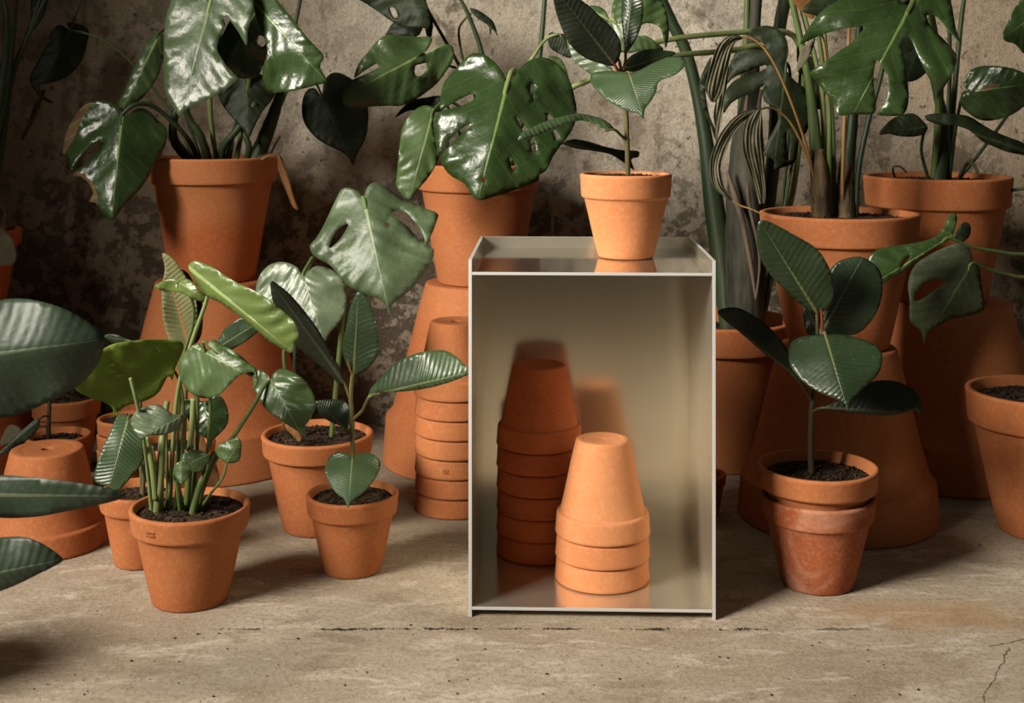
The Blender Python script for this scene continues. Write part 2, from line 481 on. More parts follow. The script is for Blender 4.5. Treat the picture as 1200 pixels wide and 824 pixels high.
def soil(parent, r, z, seed=0, dome=0.004):
    """crumbly top layer: displaced disc with loose crumbs"""
    rnd = random.Random(seed)
    verts, faces = [(0, 0, z + dome)], []
    rings, seg = 16, 56
    for i in range(1, rings + 1):
        rr = r * i / rings
        for j in range(seg):
            a = 2 * PI * (j + 0.5 * (i % 2)) / seg
            p = Vector((rr * math.cos(a), rr * math.sin(a), seed * 3.1))
            d = noise.noise(p * 60) * 0.0035 + noise.noise(p * 150) * 0.0022 if i < rings else 0
            verts.append((p.x, p.y, z + dome * (1 - (i / rings) ** 2) + d))
    for j in range(seg):
        faces.append((0, 1 + j, 1 + (j + 1) % seg))
    for i in range(rings - 1):
        a, b = 1 + i * seg, 1 + (i + 1) * seg
        for j in range(seg):
            faces.append((a + j, b + j, b + (j + 1) % seg, a + (j + 1) % seg))
    b0 = len(verts)
    for j in range(seg):                             # skirt so that the layer is a solid plug
        a = 2 * PI * j / seg
        verts.append((r * 0.9 * math.cos(a), r * 0.9 * math.sin(a), z - 0.02))
    last = 1 + (rings - 1) * seg
    for j in range(seg):
        faces.append((last + j, b0 + j, b0 + (j + 1) % seg, last + (j + 1) % seg))
    faces.append(tuple(reversed(range(b0, b0 + seg))))
    for _ in range(int(330 * min(2.2, (r / 0.06) ** 1.5))):
        rr, a = r * 0.93 * math.sqrt(rnd.random()), rnd.uniform(0, 2 * PI)
        s = rnd.choice((0.0010, 0.0013, 0.0017, 0.0022, 0.0030))
        c = Vector((rr * math.cos(a), rr * math.sin(a), z + dome * (1 - (rr / r) ** 2) + s * 0.5))
        k = len(verts)
        M = Matrix.Rotation(rnd.uniform(0, 6), 3, Vector((rnd.random(), rnd.random(), rnd.random() + 0.1)).normalized())
        for d in ((1, 0, 0), (-1, 0, 0), (0, 1, 0), (0, -1, 0), (0, 0, 1), (0, 0, -1)):
            verts.append(c + M @ Vector(d) * s * rnd.uniform(0.6, 1.2))
        for t in ((0, 2, 4), (2, 1, 4), (1, 3, 4), (3, 0, 4), (2, 0, 5), (1, 2, 5), (3, 1, 5), (0, 3, 5)):
            faces.append(tuple(k + q for q in t))
    return mesh('soil', verts, faces, SOIL, (0, 0, 0), parent)


def catmull(pts, n, closed=False):
    out = []
    m = len(pts)
    rng = range(m) if closed else range(m - 1)
    for i in rng:
        if closed:
            p0, p1, p2, p3 = pts[(i - 1) % m], pts[i], pts[(i + 1) % m], pts[(i + 2) % m]
        else:
            p0, p1, p2, p3 = pts[max(i - 1, 0)], pts[i], pts[i + 1], pts[min(i + 2, m - 1)]
        k = n if isinstance(n, int) else max(1, int(round((Vector(p2) - Vector(p1)).length / n)))
        for j in range(k):
            t = j / k
            out.append(tuple(0.5 * (2 * b + (c - a) * t + (2 * a - 5 * b + 4 * c - d) * t * t + (3 * b - a - 3 * c + d) * t ** 3)
                             for a, b, c, d in zip(p0, p1, p2, p3)))
    if not closed:
        out.append(tuple(pts[-1]))
    return out


def tube(name, pts, radii, mat, org, parent, seg=10, knots=0.0):
    """bent, tapering solid stalk through world points"""
    if isinstance(radii, (int, float)):
        radii = [radii] * len(pts)
    if len(radii) != len(pts):
        radii = [radii[0] + (radii[-1] - radii[0]) * i / (len(pts) - 1) for i in range(len(pts))]
    path = catmull([(p[0], p[1], p[2], r) for p, r in zip(pts, radii)], 7)
    P = [Vector(q[:3]) for q in path]
    R = [max(q[3], 0.0004) for q in path]
    verts, faces = [], []
    up = Vector((0.31, -0.9, 0.2)).normalized()
    for i, p in enumerate(P):
        d = (P[min(i + 1, len(P) - 1)] - P[max(i - 1, 0)]).normalized()
        a = d.cross(up)
        if a.length < 1e-4:
            a = d.cross(Vector((1, 0, 0)))
        a.normalize()
        b = d.cross(a)
        r = R[i] * (1 + knots * math.sin(i * 1.9))
        for j in range(seg):
            t = 2 * PI * j / seg
            verts.append(p - org + (a * math.cos(t) + b * math.sin(t)) * r)
    for i in range(len(P) - 1):
        for j in range(seg):
            k = (j + 1) % seg
            faces.append((i * seg + j, i * seg + k, (i + 1) * seg + k, (i + 1) * seg + j))
    faces.append(tuple(range(seg)))
    faces.append(tuple(reversed(range((len(P) - 1) * seg, len(P) * seg))))
    return mesh(name, verts, faces, mat, (0, 0, 0), parent, True, None, True)


def inside(p, poly):
    x, y = p
    c = False
    j = len(poly) - 1
    for i in range(len(poly)):
        xi, yi = poly[i]
        xj, yj = poly[j]
        if (yi > y) != (yj > y) and x < (xj - xi) * (y - yi) / (yj - yi + 1e-12) + xi:
            c = not c
        j = i
    return c


class Plant:
    """one potted plant: an Empty at the foot of its pot with pot, soil, stems and leaves as parts"""
    def __init__(self, name, px, Y, dims, mat, label, z=0.0, cat='potted plant', group=None, soil_drop=0.012, dome=0.004):
        self.org = Vector((gx(px, Y), Y, z))
        self.Y = Y
        self.root = thing(name, self.org, label, cat, group)
        R, h, rb, hr = dims[:4]
        pot('pot', (0, 0, 0), dims, mat, self.root)
        self.sz = z + h - soil_drop
        rn = R * 0.875
        soil(self.root, min(R - 0.0085, rn - 0.006 + (R - 0.008 - rn + 0.006) * max(0, 1 - soil_drop / hr)) + 0.0012, h - soil_drop, px * 0.37, dome)

    def ground(self, px, dy=0.0):
        """point on the soil under image column px"""
        Y = self.Y + dy
        return Vector((gx(px, Y), Y, self.sz - 0.006))

    def stem(self, pts, radii, mat='bark', name='stem', label=None, knots=0.03):
        P = [Vector(p) if isinstance(p, Vector) else at(*p) for p in pts]
        if not isinstance(pts[-1], Vector) and pts[-1][1] < -5:      # carries on above the picture, thinning out
            if len(radii) != len(P):
                radii = [radii[0] + (radii[-1] - radii[0]) * i / (len(P) - 1) for i in range(len(P))]
            d = (P[-1] - P[-2]).normalized()
            P += [P[-1] + d * 0.16, P[-1] + d * 0.30 + Vector((d.x * 0.08, -0.02, -0.015))]
            radii = list(radii) + [radii[-1] * 0.7, radii[-1] * 0.22]
        o = tube(name, P, radii, STEM[mat], self.org, self.root, 12, knots)
        return tag(o, label)

    def leaf(self, pts, base, tip, Y, k=-0.45, fa=0.25, fb=0.25, arch=0.0, wave=0.008, mat='mon', under='under', holes=(),
             pet=None, pr=0.0028, pmat='green', label=None, flip=False, curl=0.0, name='leaf', spots=()):
        B, T = Vector(base), Vector(tip)
        d = T - B
        L = d.length
        d /= L
        Lm = L * Y / FPX
        ph = random.uniform(0, 6)
        hw = max(abs(d.x * (p[1] - B.y) - d.y * (p[0] - B.x)) for p in pts) * Y / FPX + 1e-5

        quilt = min(1.0, Lm / 0.2) * 0.0034 if mat in ('mon', 'monl', 'mond', 'grey', 'sheen', 'dusty', 'youngm', 'young', 'glow') else 0.0

        def depth(p):
            t = ((p[0] - B.x) * d.x + (p[1] - B.y) * d.y) / L
            l = (d.x * (p[1] - B.y) - d.y * (p[0] - B.x)) * Y / FPX
            tt = min(max(t, -0.5), 1.25)
            e = 0.006
            al = math.sqrt(l * l + e * e) - e
            w = abs(l) / hw
            y = Y + k * Lm * tt - arch * 4 * min(max(tt, 0), 1) * (1 - min(max(tt, 0), 1))
            y += (fb if l > 0 else fa) * al + curl * w * w * hw
            if quilt:
                nz = noise.noise(Vector((tt * 3.1, l / Lm * 3.1, ph)))
                y += quilt * min(1, w * 2.2) * math.cos(2 * PI * ((tt - (abs(l) / Lm) ** 0.85 * 0.75) * 6.5 + nz * 0.7)) * (0.6 + 0.8 * abs(nz))
                y += quilt * 1.6 * noise.noise(Vector((tt * 4.3 + ph, l / Lm * 4.3, 2.0)))
            y += wave * w * w * math.sin(ph + tt * 8.5 + (1.3 if l > 0 else 0)) + wave * 0.5 * w * math.sin(ph * 2 + tt * 15)
            return y, l / Lm, t

        size = max(max(p[0] for p in pts) - min(p[0] for p in pts), max(p[1] for p in pts) - min(p[1] for p in pts))
        sp = max(2.6, size / 26)
        out = catmull([tuple(map(float, p)) for p in pts], sp * 0.8, True)
        hol = [catmull([tuple(map(float, p)) for p in h], sp * 0.7, True) for h in holes]
        vs = [Vector(p) for p in out]
        ed = [(i, (i + 1) % len(out)) for i in range(len(out))]
        for h in hol:
            s0 = len(vs)
            vs += [Vector(p) for p in h]
            ed += [(s0 + i, s0 + (i + 1) % len(h)) for i in range(len(h))]
        spo = [catmull([tuple(map(float, p)) for p in h], sp * 0.8, True) for h in spots]
        for h in spo:
            s0 = len(vs)
            vs += [Vector(p) for p in h]
            ed += [(s0 + i, s0 + (i + 1) % len(h)) for i in range(len(h))]
        bd = list(vs)
        x0, x1 = min(p[0] for p in out), max(p[0] for p in out)
        y0, y1 = min(p[1] for p in out), max(p[1] for p in out)
        row = 0
        y = y0
        while y < y1:
            x = x0 + (sp / 2 if row % 2 else 0)
            while x < x1:
                q = (x, y)
                if inside(q, out) and not any(inside(q, h) for h in hol) and all((v.x - x) ** 2 + (v.y - y) ** 2 > (sp * 0.55) ** 2 for v in bd):
                    vs.append(Vector(q))
                x += sp
            y += sp * 0.87
            row += 1
        V, E, Fc = delaunay_2d_cdt(vs, ed, [], 0, 1e-4)[:3]
        verts, uvs, faces, scorched = [], [], [], []
        for v in V:
            yy, u, t = depth(v)
            verts.append(at(v.x, v.y, yy) - self.org)
            uvs.append((u, t))
        cam = Vector((0, 0, EYE)) - self.org
        for f in Fc:
            c = sum((V[i] for i in f), Vector((0, 0))) / len(f)
            if inside(c, out) and not any(inside(c, h) for h in hol):
                f = list(f)
                n = (verts[f[1]] - verts[f[0]]).cross(verts[f[2]] - verts[f[0]])
                if (n.dot(cam - verts[f[0]]) < 0) != flip:
                    f.reverse()
                faces.append(f)
                scorched.append(any(inside(c, h) for h in spo))
        used = sorted({i for f in faces for i in f})
        mp = {o: i for i, o in enumerate(used)}
        verts = [verts[i] for i in used]
        uvs = [uvs[i] for i in used]
        faces = [[mp[i] for i in f] for f in faces]
        o = mesh(name, verts, faces, [LEAF[mat], LEAF[under]] + ([LEAF['scorch']] * 2 if spots else []), (0, 0, 0), self.root, True, uvs)
        for i, q in enumerate(scorched):
            if q:
                o.data.polygons[i].material_index = 2
        md = o.modifiers.new('thickness', 'SOLIDIFY')
        md.thickness = 0.0008
        md.offset = -1
        md.material_offset = 1
        md.material_offset_rim = 0
        if label:
            o['label'] = label
        if pet:
            yb = depth(B)[0]
            P = [q if isinstance(q, Vector) else at(*q) for q in pet] + [at(B.x, B.y, yb + 0.002)]
            q1 = B + d * (L * 0.10)
            P.append(at(q1.x, q1.y, depth(q1)[0] + 0.0025))
            rr = pr if isinstance(pr, (list, tuple)) else [pr * 1.25, pr * 0.85]
            tube('petiole', P, rr, STEM[pmat], self.org, o, 9)
        return o


def frond(pl, left, right, Y0, Y1, pleats, label, sag=0.0):
    """dried pleated frond between two edge curves: accordion cross-section, real folds"""
    L_ = catmull([tuple(map(float, p)) for p in left], 6)
    R_ = catmull([tuple(map(float, p)) for p in right], 6)
    n_, m = min(len(L_), len(R_)), pleats * 2 + 1
    verts, uvs, faces = [], [], []
    for i in range(n_):
        a, b = Vector(L_[int(i * (len(L_) - 1) / (n_ - 1))]), Vector(R_[int(i * (len(R_) - 1) / (n_ - 1))])
        t = i / (n_ - 1)
        for j in range(m):
            q = a.lerp(b, j / (m - 1))
            wd = (b - a).length * Y0 / FPX / m
            y = Y0 + (Y1 - Y0) * t - sag * 4 * t * (1 - t) + (1 if j % 2 else -1) * min(0.0028, wd * 0.7) + 0.002 * math.sin(t * 9 + j)
            verts.append(at(q.x, q.y, y) - pl.org)
            uvs.append((j / 2, t))
    for i in range(n_ - 1):
        for j in range(m - 1):
            faces.append((i * m + j, i * m + j + 1, (i + 1) * m + j + 1, (i + 1) * m + j))
    o = mesh('dried_frond', verts, faces, [FROND], (0, 0, 0), pl.root, False, uvs)
    md = o.modifiers.new('thickness', 'SOLIDIFY')
    md.thickness = 0.0005
    o['label'] = label
    return o


FROND, _nt, _b, _o = new_mat('pleated_dry_frond')
_n = N(_nt)
_uv = _n.sep(_nt.nodes.new('ShaderNodeUVMap').outputs[0])
_tri = _n.math('ABSOLUTE', _n.math('SUBTRACT', _n.math('FRACT', _uv[0]), 0.5))
_co = _n.objco(3.0)
_c = _n.mix(_n.step(_n.noise(_co, 16, 4), 0.35, 0.7), (0.185, 0.175, 0.115), (0.105, 0.105, 0.062))
_c = _n.mix(_n.math('MULTIPLY', _n.step(_tri, 0.25, 0.02), 0.45), _c, (0.045, 0.040, 0.025))
_n.link(_n.mix(_n.math('MULTIPLY', _n.step(_n.noise(_co, 60, 4), 0.5, 0.7), 0.4), _c, (0.30, 0.28, 0.21)), _b.inputs['Base Color'])
_b.inputs['Roughness'].default_value = 0.75
_b.inputs['Specular IOR Level'].default_value = 0.2


# ------------------------------------------------------------------ setting
def slab(name, x0, x1, y0, y1, z0, z1, mat):
    v = [(x, y, z) for z in (z0, z1) for y in (y0, y1) for x in (x0, x1)]
    f = [(0, 2, 3, 1), (4, 5, 7, 6), (0, 1, 5, 4), (2, 6, 7, 3), (0, 4, 6, 2), (1, 3, 7, 5)]
    o = mesh(name, v, f, mat, (0, 0, 0), None, False)
    o['kind'] = 'structure'
    return o


WALL_Y = 2.745
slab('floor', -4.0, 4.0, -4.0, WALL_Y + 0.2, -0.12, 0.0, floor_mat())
slab('wall_back', -4.0, 4.0, WALL_Y, WALL_Y + 0.2, -0.02, 3.0, wall_mat())
slab('shade_wall_left', -1.62, -1.47, 1.42, WALL_Y, -0.02, 3.0, bpy.data.materials['aged_plaster'])  # unseen wall, added to keep the light off the left corner

# ------------------------------------------------------------------ the metal side table
TW, TD, TH, TT = 0.3405, 0.297, 0.4945, 0.0048
SHELF_Z, TRAY_Z = 0.0146, 0.4775
tx, ty = gx(697.5, 1.753), 1.753 + TD / 2
table = thing('metal_side_table', (tx, ty, 0), 'open-fronted brushed aluminium box table with a shallow tray top, stacked pots inside', 'side table')
table.rotation_euler = (0, 0, math.radians(-1.8))


def panel(name, x0, x1, y0, y1, z0, z1, edges=True):
    bm = bmesh.new()
    bmesh.ops.create_cube(bm, size=1.0)
    for v in bm.verts:
        v.co = Vector((x0 + (v.co.x + 0.5) * (x1 - x0), y0 + (v.co.y + 0.5) * (y1 - y0), z0 + (v.co.z + 0.5) * (z1 - z0)))
    bmesh.ops.bevel(bm, geom=bm.edges[:], offset=0.0004, segments=2, affect='EDGES')
    me = bpy.data.meshes.new(name)
    bm.normal_update()
    dims = (x1 - x0, y1 - y0, z1 - z0)
    thin = dims.index(min(dims))
    for f in bm.faces:
        f.material_index = 0 if abs(f.normal[thin]) > 0.9 else 1
    bm.to_mesh(me)
    bm.free()
    me.materials.append(ALU_FLAT if name == 'tray_top' else ALU)
    me.materials.append(ALU_EDGE)
    o = bpy.data.objects.new(name, me)
    C.objects.link(o)
    o.parent = table
    return o


hx, hy = TW / 2, TD / 2
panel('side_panel', -hx, -hx + TT, -hy, hy, 0, TH)
panel('side_panel', hx - TT, hx, -hy, hy, 0, TH)
panel('back_panel', -hx + TT, hx - TT, hy - TT, hy, SHELF_Z - 0.004, TH)
panel('tray_top', -hx + TT, hx - TT, -hy, hy - TT, TRAY_Z - 0.0042, TRAY_Z)
panel('bottom_shelf', -hx + TT, hx - TT, -hy, hy - TT, SHELF_Z - 0.0045, SHELF_Z)

# ------------------------------------------------------------------ empty pots
def lone_pot(label, px, Y, dims, mat, inverted=False, z=0.0, group=None, name='terracotta_pot'):
    o = pot(name, (gx(px, Y), Y, z), dims, mat, None, inverted)
    o.rotation_euler = (0, 0, random.uniform(0, 6))
    return tag(o, label, 'flower pot', group)


def stamp(parent, R, z, ang, rows, cols, up=1):
    """worn maker's stamp pressed into the rim: rows of tiny illegible raised strokes"""
    v, f = [], []
    rn = random.Random(3)
    for r in range(rows):
        for c in range(cols):
            a = ang + (c - cols / 2) * 0.0027 / R
            zz = z + up * (r - rows / 2) * 0.0042 + rn.uniform(-0.0004, 0.0004)
            k = len(v)
            w, h, q = rn.uniform(0.0007, 0.0012) / R, rn.uniform(0.0009, 0.0016), R * 0.985
            for da, dz, dr in ((-w, -h, 0), (w, -h, 0), (w, h, 0), (-w, h, 0), (-w * 0.4, -h * 0.6, 0.0013), (w * 0.4, -h * 0.6, 0.0013), (w * 0.4, h * 0.6, 0.0013), (-w * 0.4, h * 0.6, 0.0013)):
                rr = q + dr
                v.append((rr * math.cos(a + da), rr * math.sin(a + da), zz + dz))
            for t in ((4, 5, 6, 7), (0, 1, 5, 4), (1, 2, 6, 5), (2, 3, 7, 6), (3, 0, 4, 7), (3, 2, 1, 0)):
                f.append(tuple(k + i for i in t))
    return mesh('maker_stamp', v, f, TERRA['mid'], (0, 0, 0), parent, False, None, True)


BIG = {'t': 0.011, 'neck': 0.90, 'shoulder': 0.010, 'hole': 0.014}
# the large upside-down pots that carry the back row
lone_pot('large upside-down terracotta pot under the monstera at the left', 250, 2.53, (0.199, 0.358, 0.112, 0.085, BIG), 'mid', True)
lone_pot('large upside-down terracotta pot right behind the tall stack left of the metal table', 562, 2.535, (0.193, 0.352, 0.108, 0.092, BIG), 'mid', True)
lone_pot('large upside-down terracotta pot under the palm, behind the nested pair with a rubber plant', 981, 2.19, (0.170, 0.292, 0.100, 0.070, BIG), 'mid', True)
lone_pot('large upside-down terracotta pot under the monstera standing against the wall at the right', 1116, 2.45, (0.182, 0.330, 0.106, 0.085, BIG), 'mid', True)
lone_pot('upside-down terracotta pot half hidden at the left edge, under the withered plant', -30, 2.50, (0.130, 0.288, 0.075, 0.060, {'t': 0.008}), 'deep', True)
lone_pot('small upside-down terracotta pot with a drain hole, low beneath the big rubber leaves', 55, 2.05, (0.094, 0.154, 0.057, 0.037, {'t': 0.007}), 'mid', True)
lone_pot('small dark terracotta pot on the floor just right of the metal table', 824, 2.20, (0.040, 0.070, 0.027, 0.020, {'t': 0.005}), 'deep', False)


def stack(px, Y, n, dims, mat, where, z0, group, pitch=None):
    R, h, rb, hr = dims[:4]
    src = None
    names = ['topmost', 'second from the top', 'third from the top', 'fourth from the top', 'fifth from the top', 'sixth from the top', 'lowest']
    for i in range(n):
        if src is None:
            o = src = pot('terracotta_pot', (0, 0, 0), dims, mat, None, True, 0.0015)
        else:
            o = src.copy()
            C.objects.link(o)
        o.location = (gx(px, Y) + random.uniform(-0.0004, 0.0004), Y + random.uniform(-0.0004, 0.0004), z0 + i * (pitch or hr + 0.0008))
        o.rotation_euler = (0, 0, random.uniform(0, 6.2))
        which = names[n - 1 - i] if i else 'lowest'
        tag(o, 'upside-down terracotta pot, %s of %s' % (which, where), 'flower pot', group)


stack(535, 2.232, 7, (0.0735, 0.128, 0.046, 0.0325, {'t': 0.0045, 'neck': 0.885}), 'mid', 'the seven stacked left of the metal table', 0, 'pots stacked beside the metal table')
stack(632, 1.9745, 6, (0.0668, 0.124, 0.042, 0.0325, {'t': 0.0045, 'neck': 0.885, 'hole': 0.0015}), 'deep', 'the taller stack inside the metal table', SHELF_Z + 0.0006, 'taller stack inside the metal table')
stack(706, 1.866, 3, (0.0698, 0.137, 0.0395, 0.0325, {'t': 0.0045, 'neck': 0.885, 'hole': 0.0012}), 'light', 'the short stack inside the metal table', SHELF_Z + 0.0006, 'short stack inside the metal table')
five = [o for o in C.objects if 'fifth from the top of the seven' in o.get('label', '')][0]
stamp(five, 0.0735, 0.0135, math.atan2(-0.95, -0.18) - five.rotation_euler.z, 2, 4, -1)
# the nested upright column behind the left plants (its top pot holds soil)
col_dims = (0.0535, 0.098, 0.0300, 0.0255, {'t': 0.0040, 'neck': 0.835})
for i, w in enumerate(('lowest', 'middle')):
    lone_pot('small upright terracotta pot, %s of three nested in the slim column at the left' % w, 150, 2.26, col_dims, 'mid', False, i * 0.0265, 'slim column of nested pots')
colp = Plant('soil_filled_pot', 150, 2.26, col_dims, 'mid', 'small soil-filled terracotta pot on top of the slim nested column at the left', 2 * 0.0265, 'flower pot', 'slim column of nested pots', 0.008)
soilpot = Plant('soil_filled_pot', 78, 2.44, (0.064, 0.146, 0.044, 0.036), 'mid', 'soil-filled terracotta pot behind the slim column, half under the largest rubber leaf', 0, 'flower pot', None, 0.006, 0.016)

# ------------------------------------------------------------------ plants
# --- A: monstera high at the left
A = Plant('potted_monstera', 250, 2.53, (0.1285, 0.244, 0.082, 0.050, {'t': 0.009, 'neck': 0.90}), 'damp',
          'monstera with big glossy drooping leaves, its pot standing high at the upper left', 0.358, soil_drop=0.020)
g = A.ground
A.leaf([(143, 136), (138, 126), (128, 119), (112, 118), (98, 124), (88, 136), (80, 150), (75, 165), (74, 181), (81, 185), (84, 200), (86, 196), (93, 186), (100, 177), (108, 170), (116, 166), (122, 167), (116, 176), (104, 188), (90, 200), (86, 206), (95, 207), (104, 215), (109, 227), (104, 236), (112, 238), (116, 244), (124, 254), (131, 258), (138, 251), (150, 236), (165, 221), (178, 201), (190, 180), (196, 160), (194, 148), (186, 142), (178, 133), (168, 127), (158, 129), (149, 135)],
       (143, 135), (131, 257), 2.38, -0.35, 0.55, 0.40, 0.01, 0.012, 'mon', spots=[[(99, 122), (107, 119), (105, 127), (97, 138), (91, 152), (86, 164), (78, 176), (72, 184), (70, 165), (76, 148), (87, 131)], [(85, 208), (90, 201), (99, 206), (108, 213), (113, 224), (114, 240), (104, 240), (100, 226), (96, 212)]], pet=[g(235), (222, 165, 2.47), (185, 128, 2.42), (160, 122, 2.39)], pmat='dark', pr=0.004)
A.leaf([(143, 131), (139, 122), (146, 107), (155, 85), (163, 67), (174, 48), (187, 36), (192, 48), (192, 66), (186, 88), (173, 108), (158, 123), (149, 130)], (188, 38), (142, 131), 2.46, -0.25, 0.5, 0.6, 0.015, 0.004, 'monl', pet=[g(240), (214, 120, 2.54), (206, 60, 2.53), (198, 36, 2.49)], pmat='dark')
A.leaf([(247, 2), (240, -12), (222, -20), (206, -8), (196, 14), (192, 45), (192, 80), (193, 105), (199, 120), (206, 130), (211, 138), (218, 128), (240, 118), (260, 107), (279, 92), (270, 84), (262, 72), (254, 58), (258, 44), (264, 28), (260, 20), (265, 18), (274, 30), (281, 40), (289, 54), (290, 40), (294, 20), (297, 2), (292, -12), (276, -22), (258, -14)],
       (247, 2), (211, 138), 2.30, -0.26, -0.16, 0.34, 0.012, 0.008, 'sheen', pet=[g(255), (246, 120, 2.47), (252, 30, 2.43), (254, -18, 2.36), (250, -14, 2.315)], pmat='pale', pr=0.0042)
A.leaf([(298, 2), (305, -8), (318, -6), (338, 16), (360, 44), (379, 65), (375, 78), (383, 95), (370, 100), (350, 105), (330, 108), (313, 108), (308, 96), (308, 80), (313, 66), (312, 52), (307, 36), (300, 20)],
       (299, 4), (382, 95), 2.33, -0.34, 0.02, 0.32, 0.022, 0.014, 'mon', pet=[g(275), (290, 110, 2.5), (296, 30, 2.45), (294, -16, 2.38), (296, -8, 2.35)], pmat='green', pr=0.004)
A.leaf([(300, 8), (286, 16), (270, 24), (262, 38), (252, 56), (258, 68), (268, 80), (280, 91), (292, 92), (303, 88), (311, 70), (314, 52), (309, 30)], (302, 10), (262, 80), 2.40, -0.25, 0.4, 0.3, 0.01, 0.008, 'mon', holes=[[(303, 42), (309, 43), (311, 51), (306, 55), (302, 50)]],
       pet=[g(262), (282, 120, 2.55), (304, 30, 2.48), (306, 2, 2.43)], pmat='dark')
A.leaf([(262, 96), (275, 90), (300, 85), (322, 100), (320, 115), (308, 130), (299, 147), (292, 161), (285, 152), (272, 138), (260, 122), (256, 108)], (288, 92), (292, 160), 2.50, -0.3, 0.3, 0.3, 0.0, 0.006, 'mond',
       pet=[g(268), (275, 150, 2.57), (285, 105, 2.54)], pmat='dark')
A.leaf([(82, 35), (78, 27), (88, 27), (98, 30), (104, 37), (102, 52), (95, 72), (84, 86), (70, 94), (54, 98), (46, 100), (50, 110), (62, 121), (50, 117), (42, 108), (36, 99), (35, 90), (45, 70), (56, 50), (60, 38), (70, 29)], (82, 36), (45, 106), 2.60, -0.1, 0.5, 0.1, 0.0, 0.005, 'mond', 'dunder',
       pet=[g(232), (205, 140, 2.60), (160, 80, 2.60), (125, 50, 2.59), (100, 39, 2.595)], pmat='green', pr=0.0026)
A.stem([(52, 106, 2.60), (44, 122, 2.61), (36, 142, 2.62), (26, 163, 2.63)], [0.0034, 0.0050, 0.0046, 0.003], 'bark', 'dried_stalk', 'dried brown stalk hanging below the dark leaf')
A.stem([(97, -8, 2.62), (91, 12, 2.615), (83, 34, 2.61)], [0.0022, 0.0022], 'dark')
# C1 / C2 dark heart and pierced leaf to the right
A.leaf([(376, 113), (370, 104), (362, 104), (355, 115), (354, 135), (360, 150), (372, 163), (387, 172), (400, 178), (408, 184), (414, 194), (418, 182), (427, 165), (431, 150), (431, 125), (425, 108), (415, 95), (400, 86), (388, 86), (380, 95), (378, 106)], (377, 112), (413, 193), 2.58, -0.12, 0.25, 0.2, 0, 0.006, 'mond',
       pet=[g(290), (318, 150, 2.60), (345, 90, 2.62), (366, 92, 2.61)], pmat='dark')
A.stem([g(296, 0.02), (311, 160, 2.55), (322, 130, 2.56), (334, 90, 2.57), (346, 30, 2.58), (354, -10, 2.58)], [0.017, 0.015, 0.012, 0.007, 0.004, 0.004], 'dark')
A.stem([g(238), (214, 178, 2.50), (203, 160, 2.47), (205, 135, 2.46), (214, 110, 2.47)], [0.012, 0.010, 0.008, 0.006], 'dark')
A.stem([g(258), (262, 172, 2.50), (278, 152, 2.49), (300, 120, 2.49)], [0.008, 0.006], 'dark')
A.stem([g(247, -0.02), (236, 162, 2.47), (222, 140, 2.46), (216, 122, 2.45)], [0.009, 0.006], 'dark')
A.stem([g(284), (292, 175, 2.50), (285, 152, 2.50), (281, 130, 2.5)], [0.007, 0.005], 'dark')
A.stem([(300, 186, 2.50), (316, 180, 2.45), (322, 170, 2.46), (328, 160, 2.48)], [0.003, 0.002], 'bark', 'aerial_root')
A.leaf([(324, 180), (330, 184), (336, 200), (345, 233), (350, 246), (343, 242), (336, 226), (328, 205)], (326, 182), (349, 246), 2.44, -0.1, 0.6, 0.6, 0.01, 0.004, 'brown', 'brown', pet=[g(292), (312, 184, 2.45)], pmat='tan', label='withered orange-brown leaf hanging over the rim')

# --- B: monstera behind the metal table
Bp = Plant('potted_monstera', 561, 2.535, (0.1235, 0.236, 0.082, 0.052, {'t': 0.009, 'neck': 0.91}), 'mid',
           'monstera with the broadest glossy split leaf, its pot standing high behind the metal table', 0.352, soil_drop=0.02)
g = Bp.ground
Bp.leaf([(595, 97), (590, 86), (581, 74), (568, 64), (555, 62), (545, 68), (535, 80), (521, 95), (517, 110), (516, 128), (530, 121), (545, 113), (556, 109), (558, 113), (550, 120), (535, 126), (513, 132), (509, 148), (511, 170), (514, 184), (522, 170), (532, 158), (548, 146), (552, 148), (540, 158), (526, 172), (516, 187), (525, 203), (535, 210), (545, 216), (553, 229), (562, 235), (580, 230), (600, 224), (618, 217), (630, 212), (632, 205), (640, 200), (648, 184), (656, 172), (667, 158), (674, 144), (676, 130), (673, 112), (668, 95), (661, 82), (650, 72), (636, 67), (620, 71), (608, 81), (600, 95)],
        (595, 97), (560, 235), 2.26, -0.42, 0.30, 0.42, 0.03, 0.014, 'mon',
        holes=[[(641, 131), (646, 136), (649, 143), (646, 146), (642, 139)], [(648, 152), (653, 152), (656, 162), (653, 165)], [(605, 136), (610, 140), (618, 150), (626, 162), (629, 178), (624, 180), (621, 165), (612, 152)], [(622, 99), (627, 98), (625, 105), (626, 119), (622, 112)], [(597, 184), (601, 186), (605, 200), (600, 198)], [(563, 208), (569, 208), (569, 214), (565, 214)]],
        pet=[g(575), (590, 150, 2.42), (604, 90, 2.36), (600, 84, 2.29)], pr=0.0052, pmat='pale')
Bp.leaf([(510, 130), (503, 124), (492, 125), (480, 135), (472, 148), (469, 165), (467, 185), (465, 205), (464, 216), (469, 226), (480, 234), (490, 222), (502, 208), (510, 195), (515, 183), (512, 170), (509, 155), (508, 142)], (508, 130), (480, 233), 2.34, -0.3, 0.25, 0.3, 0.02, 0.008, 'youngm',
        pet=[g(555), (540, 160, 2.42), (522, 122, 2.38)])
